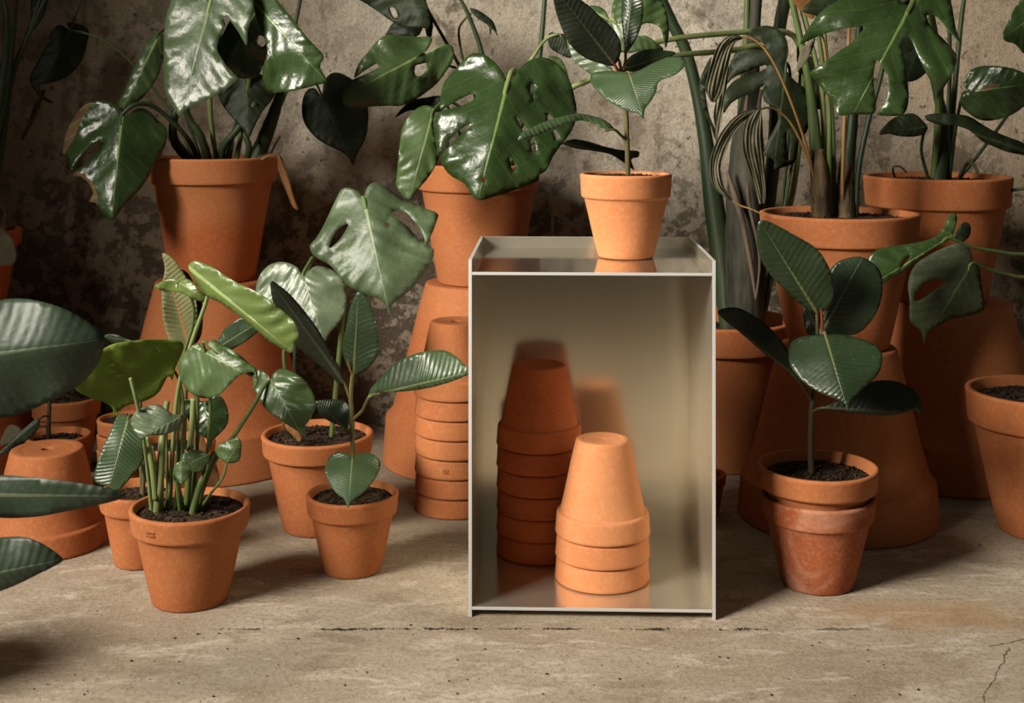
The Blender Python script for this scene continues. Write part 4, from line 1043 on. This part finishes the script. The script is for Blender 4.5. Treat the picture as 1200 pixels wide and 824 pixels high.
# --- R: monstera standing against the wall at the right
R = Plant('potted_monstera', 1098, 2.45, (0.1380, 0.238, 0.092, 0.058, {'t': 0.010, 'neck': 0.905}), 'mid', 'monstera with one huge deeply split dark leaf, its pot standing high at the right', 0.3305, soil_drop=0.012)
g = R.ground
R.leaf([(1066, 6), (1040, -8), (1005, -10), (976, 4), (962, 14), (953, 25), (944, 38), (937, 52), (948, 47), (965, 40), (985, 34), (1005, 31), (1014, 32), (1006, 40), (998, 50), (986, 58), (966, 73), (949, 85), (955, 94), (968, 110), (978, 124), (982, 135), (1000, 134), (1024, 133), (1026, 120), (1024, 100), (1024, 84), (1028, 70), (1034, 76), (1040, 92), (1040, 108), (1035, 124), (1027, 134), (1045, 136), (1060, 133), (1065, 115), (1063, 90), (1060, 70), (1057, 52), (1062, 42), (1067, 44), (1074, 60), (1085, 85), (1096, 106), (1098, 116), (1108, 100), (1118, 82), (1121, 65), (1108, 48), (1096, 36), (1088, 26), (1086, 18), (1096, 18), (1104, 26), (1114, 38), (1126, 52), (1120, 32), (1116, 8), (1110, -10), (1090, -16), (1075, -10)],
       (1069, 4), (1000, 134), 2.02, -0.30, -0.05, 0.25, 0.03, 0.016, 'mon', pet=[g(1094), (1100, 130, 2.40), (1094, 40, 2.34), (1084, -24, 2.16), (1074, -10, 2.04)], pr=0.005)
R.leaf([(940, 12), (958, -4), (990, -14), (1030, -16), (1062, -8), (1066, 8), (1060, 22), (1030, 28), (1000, 26), (975, 24), (955, 18)], (1064, 0), (940, 12), 2.06, -0.05, 0.2, 0.2, 0, 0.006, 'mond', pet=[g(1096), (1104, 120, 2.41), (1096, 30, 2.34), (1080, -18, 2.16)], pmat='dark')
R.leaf([(1066, 38), (1085, 46), (1092, 60), (1092, 76), (1080, 90), (1066, 96), (1052, 92), (1046, 76), (1050, 54)], (1080, 46), (1062, 96), 2.32, -0.2, 0.3, 0.3, 0, 0.006, 'mond', pet=[g(1092), (1098, 110, 2.42), (1092, 60, 2.36)], pmat='dark')
R.leaf([(1087, 149), (1080, 140), (1070, 133), (1055, 135), (1042, 142), (1030, 157), (1042, 157), (1056, 160), (1074, 160), (1084, 156)], (1085, 149), (1031, 156), 2.36, -0.15, 0.3, 0.3, 0, 0.005, 'mond', pet=[g(1090), (1080, 180, 2.43), (1082, 158, 2.40)], pmat='dark')
R.leaf([(1083, 136), (1095, 133), (1115, 133), (1135, 136), (1147, 143), (1162, 152), (1180, 160), (1200, 168), (1218, 184), (1200, 182), (1180, 178), (1165, 172), (1150, 165), (1138, 154), (1120, 147), (1100, 146), (1086, 141)], (1218, 183), (1083, 136), 2.30, -0.1, 0.4, 0.4, 0.02, 0.006, 'mond', 'dunder', pet=[g(1115), (1160, 225, 2.40), (1215, 215, 2.34)], pmat='dark')
R.leaf([(1136, 108), (1130, 101), (1132, 89), (1141, 80), (1155, 77), (1175, 78), (1195, 83), (1216, 96), (1213, 115), (1200, 125), (1185, 135), (1165, 141), (1150, 141), (1138, 135), (1128, 126), (1125, 117), (1130, 110)], (1136, 108), (1215, 97), 2.28, -0.3, 0.25, 0.35, 0.01, 0.006, 'mon', spots=[[(1150, 105), (1158, 100), (1168, 98), (1172, 100), (1164, 104), (1154, 107)]], pet=[g(1112), (1120, 150, 2.40), (1128, 112, 2.31)], pmat='dark')
R.leaf([(1205, -8), (1190, 8), (1182, 24), (1175, 40), (1178, 48), (1190, 52), (1201, 63), (1216, 60), (1226, 30), (1222, -4)], (1224, 10), (1176, 44), 2.24, -0.2, 0.3, 0.3, 0, 0.006, 'mon', pet=[g(1118), (1170, 150, 2.40), (1230, 60, 2.30), (1232, 18, 2.25)], pmat='dark')
R.stem([g(1100), (1104, 170, 2.44), (1103, 130, 2.43), (1094, 95, 2.42), (1088, 60, 2.42), (1090, 20, 2.42)], [0.018, 0.015, 0.011, 0.006, 0.005, 0.004], 'dark')
R.stem([g(1110), (1116, 140, 2.45), (1121, 80, 2.45), (1127, 20, 2.45), (1131, -10, 2.45)], [0.006, 0.004], 'dark')
R.stem([g(1105), (1110, 160, 2.46), (1113, 80, 2.46), (1112, -8, 2.46)], [0.005, 0.0036], 'dark')
R.stem([g(1120), (1135, 190, 2.38), (1146, 202, 2.36)], [0.004, 0.003], 'bark', 'aerial_root')
R.stem([g(1052), (1046, 198, 2.38), (1054, 195, 2.37), (1062, 202, 2.37)], [0.002, 0.002], 'bark', 'aerial_root')

# --- S: thick-stalked strelitzia right behind the table
S = Plant('potted_strelitzia', 850, 2.51, (0.1350, 0.284, 0.092, 0.056, {'t': 0.009, 'neck': 0.90}), 'mid', 'thick-stalked strelitzia in the pot on the floor behind the right of the metal table', soil_drop=0.030)
g = S.ground
S.stem([g(858), (847, 310, 2.53), (836, 235, 2.55), (827, 165, 2.56), (816, 105, 2.57), (803, 58, 2.57), (788, 28, 2.57), (770, -10, 2.57)], [0.022, 0.022, 0.020, 0.015, 0.0125, 0.012, 0.012, 0.012], 'dark', 'stalk', None, 0.0)
S.stem([g(872), (872, 310, 2.50), (874, 240, 2.50), (876, 170, 2.51), (881, 100, 2.52), (884, 40, 2.52), (887, -10, 2.52)], [0.040, 0.040, 0.038, 0.032, 0.016, 0.0115, 0.011], 'trunk', 'trunk', None, 0.02)
S.stem([g(884), (890, 300, 2.57), (900, 240, 2.58), (908, 160, 2.58), (910, 80, 2.58), (914, 30, 2.58), (922, -10, 2.58)], [0.020, 0.016, 0.015, 0.0135, 0.013, 0.013, 0.013], 'dark', 'stalk', None, 0.0)
S.stem([g(866), (868, 160, 2.54), (874, 60, 2.54), (876, -10, 2.54)], [0.012, 0.009, 0.007, 0.006], 'green', 'stalk', None, 0.0)
S.stem([(886, 352, 2.44), (880, 310, 2.44), (870, 260, 2.44), (862, 232, 2.45), (852, 200, 2.46)], [0.0022, 0.0045, 0.0055, 0.006, 0.003], 'husk', 'dry_husk', 'pinkish-brown dry husk')
S.stem([(886, 350, 2.43), (890, 300, 2.43), (878, 240, 2.44), (876, 215, 2.45)], [0.002, 0.0028, 0.0036, 0.003], 'husk', 'dry_husk', 'pinkish-brown dry husk')
S.stem([(874, 146, 2.44), (874, 130, 2.44), (876, 112, 2.44)], [0.0035, 0.0045, 0.003], 'husk', 'dry_husk', 'pinkish-brown dry husk')
S.stem([(886, 146, 2.44), (889, 126, 2.44), (892, 105, 2.44)], [0.003, 0.004, 0.003], 'husk', 'dry_husk', 'pinkish-brown dry husk')
S.leaf([(875, 38), (885, 32), (900, 30), (912, 34), (921, 45), (924, 60), (921, 80), (932, 95), (945, 105), (949, 120), (950, 140), (945, 155), (936, 167), (934, 185), (928, 193), (918, 196), (907, 199), (908, 190), (901, 184), (894, 182), (897, 172), (905, 155), (912, 140), (908, 126), (897, 120), (893, 106), (898, 98), (885, 107), (868, 114), (856, 122), (848, 133), (847, 118), (853, 102), (865, 92), (885, 86), (899, 79), (897, 76), (888, 79), (870, 86), (858, 92), (851, 99), (853, 82), (861, 63), (868, 58), (885, 58), (896, 59), (898, 54), (890, 48), (880, 42)],
       (922, 74), (907, 198), 2.30, -0.1, 0.25, 0.25, 0.01, 0.006, 'mond', holes=[[(923, 152), (926, 165), (925, 188), (922, 168)]], pet=[g(890, -0.02), (915, 250, 2.50), (925, 150, 2.40), (926, 90, 2.32)], pmat='dark')
S.leaf([(936, 52), (946, 62), (962, 80), (968, 105), (962, 128), (952, 120), (944, 96), (934, 72)], (940, 56), (962, 126), 2.34, -0.1, 0.3, 0.3, 0, 0.005, 'mond', pet=[g(892), (930, 180, 2.46), (938, 80, 2.36)], pmat='dark')
S.stem([g(880, 0.02), (930, 220, 2.60), (938, 60, 2.55), (900, 36, 2.50), (878, 37, 2.48), (840, 40, 2.46), (800, 44, 2.45), (766, 50, 2.44)], [0.006, 0.006, 0.006, 0.006, 0.0056, 0.0056, 0.0056, 0.005], 'pale', 'long_petiole', 'pale green stalk reaching across to the left', 0.0)
S.stem([g(876, 0.02), (910, 200, 2.61), (915, 80, 2.56), (890, 55, 2.50), (866, 58, 2.48), (838, 61, 2.46), (800, 64, 2.45), (770, 70, 2.44)], [0.006, 0.006, 0.006, 0.006, 0.006, 0.0056, 0.0056, 0.005], 'pale', 'long_petiole', 'pale green stalk reaching across to the left', 0.0)

# --- V: monstera at the right edge, leaves reaching in
V = Plant('potted_monstera', 1218, 2.112, (0.1165, 0.234, 0.066, 0.056, {'t': 0.008, 'neck': 0.895}), 'mid', 'monstera in the pot cut off by the right edge, two leaves reaching leftwards', soil_drop=0.018)
g = V.ground
V.leaf([(1113, 281), (1121, 262), (1120, 250), (1112, 253), (1105, 268), (1095, 278), (1075, 284), (1050, 288), (1030, 292), (1018, 302), (1014, 318), (1010, 340), (1022, 344), (1034, 334), (1044, 326), (1060, 317), (1078, 303), (1095, 290)], (1113, 279), (1014, 338), 2.00, -0.2, -0.15, 0.6, 0.01, 0.005, 'mon', holes=[[(1058, 305), (1064, 299), (1067, 299), (1064, 305), (1056, 314)]], pet=[g(1225), (1250, 380, 2.1), (1225, 308, 2.08), (1180, 297, 2.05), (1140, 290, 2.02)], pr=0.0030, pmat='green')
V.leaf([(1117, 279), (1122, 268), (1130, 260), (1137, 264), (1137, 275), (1130, 283), (1122, 284)], (1116, 280), (1136, 262), 2.04, 0.1, 0.3, 0.3, 0, 0.003, 'mond')
V.leaf([(1140, 308), (1138, 294), (1128, 284), (1117, 286), (1104, 291), (1090, 298), (1075, 308), (1067, 320), (1064, 336), (1066, 352), (1066, 374), (1072, 382), (1080, 390), (1083, 404), (1087, 392), (1096, 383), (1115, 374), (1135, 370), (1150, 365), (1154, 360), (1152, 345), (1150, 328), (1147, 312)], (1140, 308), (1083, 403), 2.04, 0.15, 0.3, 0.3, 0.01, 0.007, 'dunder', 'mond', holes=[[(1071, 352), (1074, 342), (1080, 334), (1090, 329), (1104, 328), (1107, 332), (1096, 339), (1084, 348), (1074, 353)]], pet=[g(1215), (1238, 390, 2.12), (1225, 332, 2.10), (1190, 324, 2.08), (1160, 316, 2.06)], pr=0.0028, pmat='green')

# --- K: withered plant at the far left, high
K = Plant('potted_withered_plant', -28, 2.50, (0.0865, 0.172, 0.050, 0.030, {'t': 0.007}), 'deep', 'tall dark-stemmed plant with a dried leaf over its rim, high at the left edge', 0.288, soil_drop=0.010)
g = K.ground
K.stem([g(-20), (-4, 190, 2.52), (8, 110, 2.54), (14, 60, 2.55), (20, -8, 2.56)], [0.010, 0.008, 0.0065, 0.005, 0.004], 'dark')
K.stem([g(-16), (2, 170, 2.50), (14, 90, 2.50), (34, 40, 2.50), (56, -8, 2.5)], [0.008, 0.007, 0.006, 0.004, 0.003], 'dark')
K.stem([g(-28), (-8, 160, 2.47), (6, 70, 2.47), (8, 20, 2.46), (2, -8, 2.46)], [0.010, 0.008, 0.006, 0.006, 0.004], 'dark')
K.leaf([(38, -8), (56, -8), (53, 14), (44, 30), (38, 34), (36, 16)], (50, -8), (38, 34), 2.52, -0.1, 0.4, 0.4, 0, 0.004, 'mond', pet=[(14, 90, 2.50), (36, 30, 2.51)], pmat='dark')
K.leaf([(-22, 262), (-6, 265), (4, 268), (14, 280), (19, 294), (19, 304), (16, 310), (6, 312), (-6, 309), (-18, 300)], (-20, 264), (10, 312), 2.39, -0.1, 0.5, 0.3, 0.01, 0.006, 'dry', 'dry', pet=[g(-28, -0.03), (-26, 260, 2.42)], pmat='tan', label='curled dried grey leaf')
K.stem([g(0, 0.0), (6, 256, 2.48), (5, 246, 2.47), (1, 240, 2.46)], [0.0016, 0.0010], 'tan', 'dry_twig')

# --- G: sparse rubber plant behind the small upside-down pot
G = Plant('potted_rubber_plant', 68, 2.27, (0.0575, 0.118, 0.040, 0.028), 'mid', 'sparse rubber plant with a dusty grey leaf, potted behind the small upside-down pot', soil_drop=0.012)
g = G.ground
G.stem([g(57), (57, 495, 2.26), (58, 470, 2.26), (57, 440, 2.26), (52, 400, 2.27)], [0.0042, 0.0036, 0.0030], 'bark')
G.leaf([(46, 490), (38, 494), (25, 505), (10, 520), (-2, 532), (8, 531), (24, 521), (38, 511), (46, 500)], (46, 492), (0, 531), 2.18, -0.3, 0.4, 0.3, 0, 0.003, 'rubg', 'grey', pet=[(57, 488, 2.26), (51, 488, 2.21)], pr=0.0014, pmat='bark')
G.leaf([(6, 504), (12, 498), (20, 499), (25, 506), (18, 514), (8, 522), (0, 520)], (25, 505), (0, 521), 2.22, -0.1, 0.5, 0.5, 0, 0.004, 'dry', 'dry', pet=[(57, 500, 2.26), (40, 500, 2.24)], pr=0.0012, pmat='bark', label='curled dried leaf')

# --- F: large rubber plant close to the camera at the left, pot outside the frame
Fp = Plant('potted_rubber_plant', -190, 1.50, (0.095, 0.160, 0.060, 0.036), 'mid', 'large rubber plant nearest the camera, broad dark leaves entering from the left edge', soil_drop=0.012)
g = Fp.ground
Fp.stem([g(-190), (-188, 560, 1.50), (-184, 460, 1.50), (-180, 380, 1.50), (-178, 330, 1.50)], [0.008, 0.007, 0.006, 0.005], 'bark')
Fp.leaf([(-78, 420), (-60, 388), (-30, 362), (0, 352), (25, 350), (50, 354), (75, 362), (100, 375), (118, 389), (123, 398), (118, 420), (105, 440), (85, 456), (55, 472), (25, 485), (0, 490), (-30, 488), (-60, 460)], (-76, 425), (123, 398), 1.46, -0.05, 0.30, 0.55, 0.03, 0.006, 'rubg', 'runder', pet=[(-182, 440, 1.50), (-130, 424, 1.48)], pr=0.003, pmat='woody')
Fp.leaf([(-64, 580), (-40, 562), (0, 557), (30, 559), (60, 562), (90, 566), (115, 570), (135, 575), (145, 582), (135, 587), (110, 593), (70, 601), (40, 606), (0, 607), (-40, 600)], (-64, 580), (144, 582), 1.46, -0.20, -0.1, 0.5, 0.02, 0.005, 'rubg', 'runder', pet=[(-188, 560, 1.50), (-120, 570, 1.48)], pr=0.0026, pmat='woody')
Fp.leaf([(-90, 690), (-60, 650), (-30, 634), (0, 630), (25, 629), (45, 635), (62, 645), (74, 656), (65, 663), (45, 673), (25, 683), (0, 693), (-40, 704), (-74, 704)], (-90, 690), (74, 656), 1.43, -0.15, 0.15, 0.40, 0.02, 0.005, 'rubg', 'runder', pet=[(-189, 600, 1.50), (-130, 640, 1.46)], pr=0.0026, pmat='woody')

# ------------------------------------------------------------------ small loose things
st = tube('bamboo_stake', [Vector((0.085, 2.712, 0.0)), at(647, 330, 2.722), at(647, 242, 2.736)], [0.004, 0.0036], STEM['bamboo'], Vector((0, 0, 0)), None, 10)
tag(st, 'thin pale bamboo stake leaning on the wall behind the metal table', 'stake')

FEET = [(o.matrix_basis.translation.x, o.matrix_basis.translation.y, 0.115 if o.type == 'EMPTY' else 0.20) for o in C.objects if o.parent is None and o.get('category') in ('potted plant', 'flower pot')]
bm = bmesh.new()
bmesh.ops.create_icosphere(bm, subdivisions=3, radius=0.011)
for q in bm.verts:
    q.co = Vector((q.co.x * 1.1, q.co.y * 0.8, q.co.z * 0.8)) * (1 + 0.35 * noise.noise(q.co * 90))
me = bpy.data.meshes.new('pebble')
bm.to_mesh(me)
bm.free()
pm, pnt, pb, pout = new_mat('pale_stone')
pn_ = N(pnt)
pnt.links.new(pn_.mix(pn_.noise(pn_.objco(), 120, 4), (0.62, 0.58, 0.50), (0.42, 0.37, 0.30)), pb.inputs['Base Color'])
pb.inputs['Roughness'].default_value = 0.8
me.materials.append(pm)
for q in me.polygons:
    q.use_smooth = True
peb = bpy.data.objects.new('pebble', me)
C.objects.link(peb)
peb.location = (gx(112, 2.50), 2.50, 0.0085)
tag(peb, 'small white pebble on the floor between the pots at the left', 'pebble')
rnd = random.Random(11)
v, f = [], []
for _ in range(300):
    Y = rnd.uniform(1.45, 2.1)
    x = rnd.uniform(-0.62, 0.85)
    if any(math.hypot(x - cx, Y - cy) < rr for cx, cy, rr in FEET) or (abs(x - tx) < 0.19 and Y > 1.74):
        continue
    s = rnd.choice([0.0007, 0.0008, 0.001, 0.0012, 0.0016, 0.0022])
    k = len(v)
    for d in ((1, 0, 0), (-1, 0, 0), (0, 1, 0), (0, -1, 0), (0, 0, 1), (0, 0, -0.6)):
        v.append((x + d[0] * s * rnd.uniform(0.6, 1.5), Y + d[1] * s * rnd.uniform(0.6, 1.5), s * 0.4 + d[2] * s * rnd.uniform(0.5, 0.9)))
    for t in ((0, 2, 4), (2, 1, 4), (1, 3, 4), (3, 0, 4), (2, 0, 5), (1, 2, 5), (3, 1, 5), (0, 3, 5)):
        f.append(tuple(k + q for q in t))
deb = mesh('soil_crumbs', v, f, SOIL, (0, 0, 0), None)
tag(deb, 'scattered crumbs of soil and grit on the concrete floor', 'debris', None, 'stuff')

# ------------------------------------------------------------------ camera
cam_d = bpy.data.cameras.new('camera')
cam = bpy.data.objects.new('camera', cam_d)
C.objects.link(cam)
cam.location = (0, 0, EYE)
cam.rotation_euler = (PI / 2, 0, 0)
cam_d.sensor_width = 36
cam_d.lens = FPX / 1200 * 36
cam_d.shift_y = (HORIZ - 412) / 1200
cam_d.clip_start = 0.05
bpy.context.scene.camera = cam
cam_d.dof.use_dof = True
cam_d.dof.focus_distance = 1.95
cam_d.dof.aperture_fstop = 9.0

# ------------------------------------------------------------------ light
def area(name, loc, target, sx, sy, power, color, spread):
    l = bpy.data.lights.new(name, 'AREA')
    l.shape = 'RECTANGLE'
    l.size, l.size_y = sx, sy
    l.energy = power
    l.color = color
    l.spread = math.radians(spread)
    o = bpy.data.objects.new(name, l)
    C.objects.link(o)
    o.location = loc
    o.rotation_euler = (Vector(target) - Vector(loc)).to_track_quat('-Z', 'Y').to_euler()
    return o


area('window_daylight', (-2.5, -0.05, 2.10), (0.22, 2.10, 0.54), 1.3, 1.1, 51, (1.0, 0.925, 0.81), 66)

w = bpy.data.worlds.new('world')
bpy.context.scene.world = w
w.use_nodes = True
nt = w.node_tree
bg = nt.nodes['Background']
bg.inputs[0].default_value = (0.95, 0.88, 0.76, 1)
bg.inputs[1].default_value = 0.075

vs = bpy.context.scene.view_settings
vs.view_transform = 'Standard'
vs.look = 'None'
vs.exposure = 0.0
vs.gamma = 1.0
vs.use_curve_mapping = False
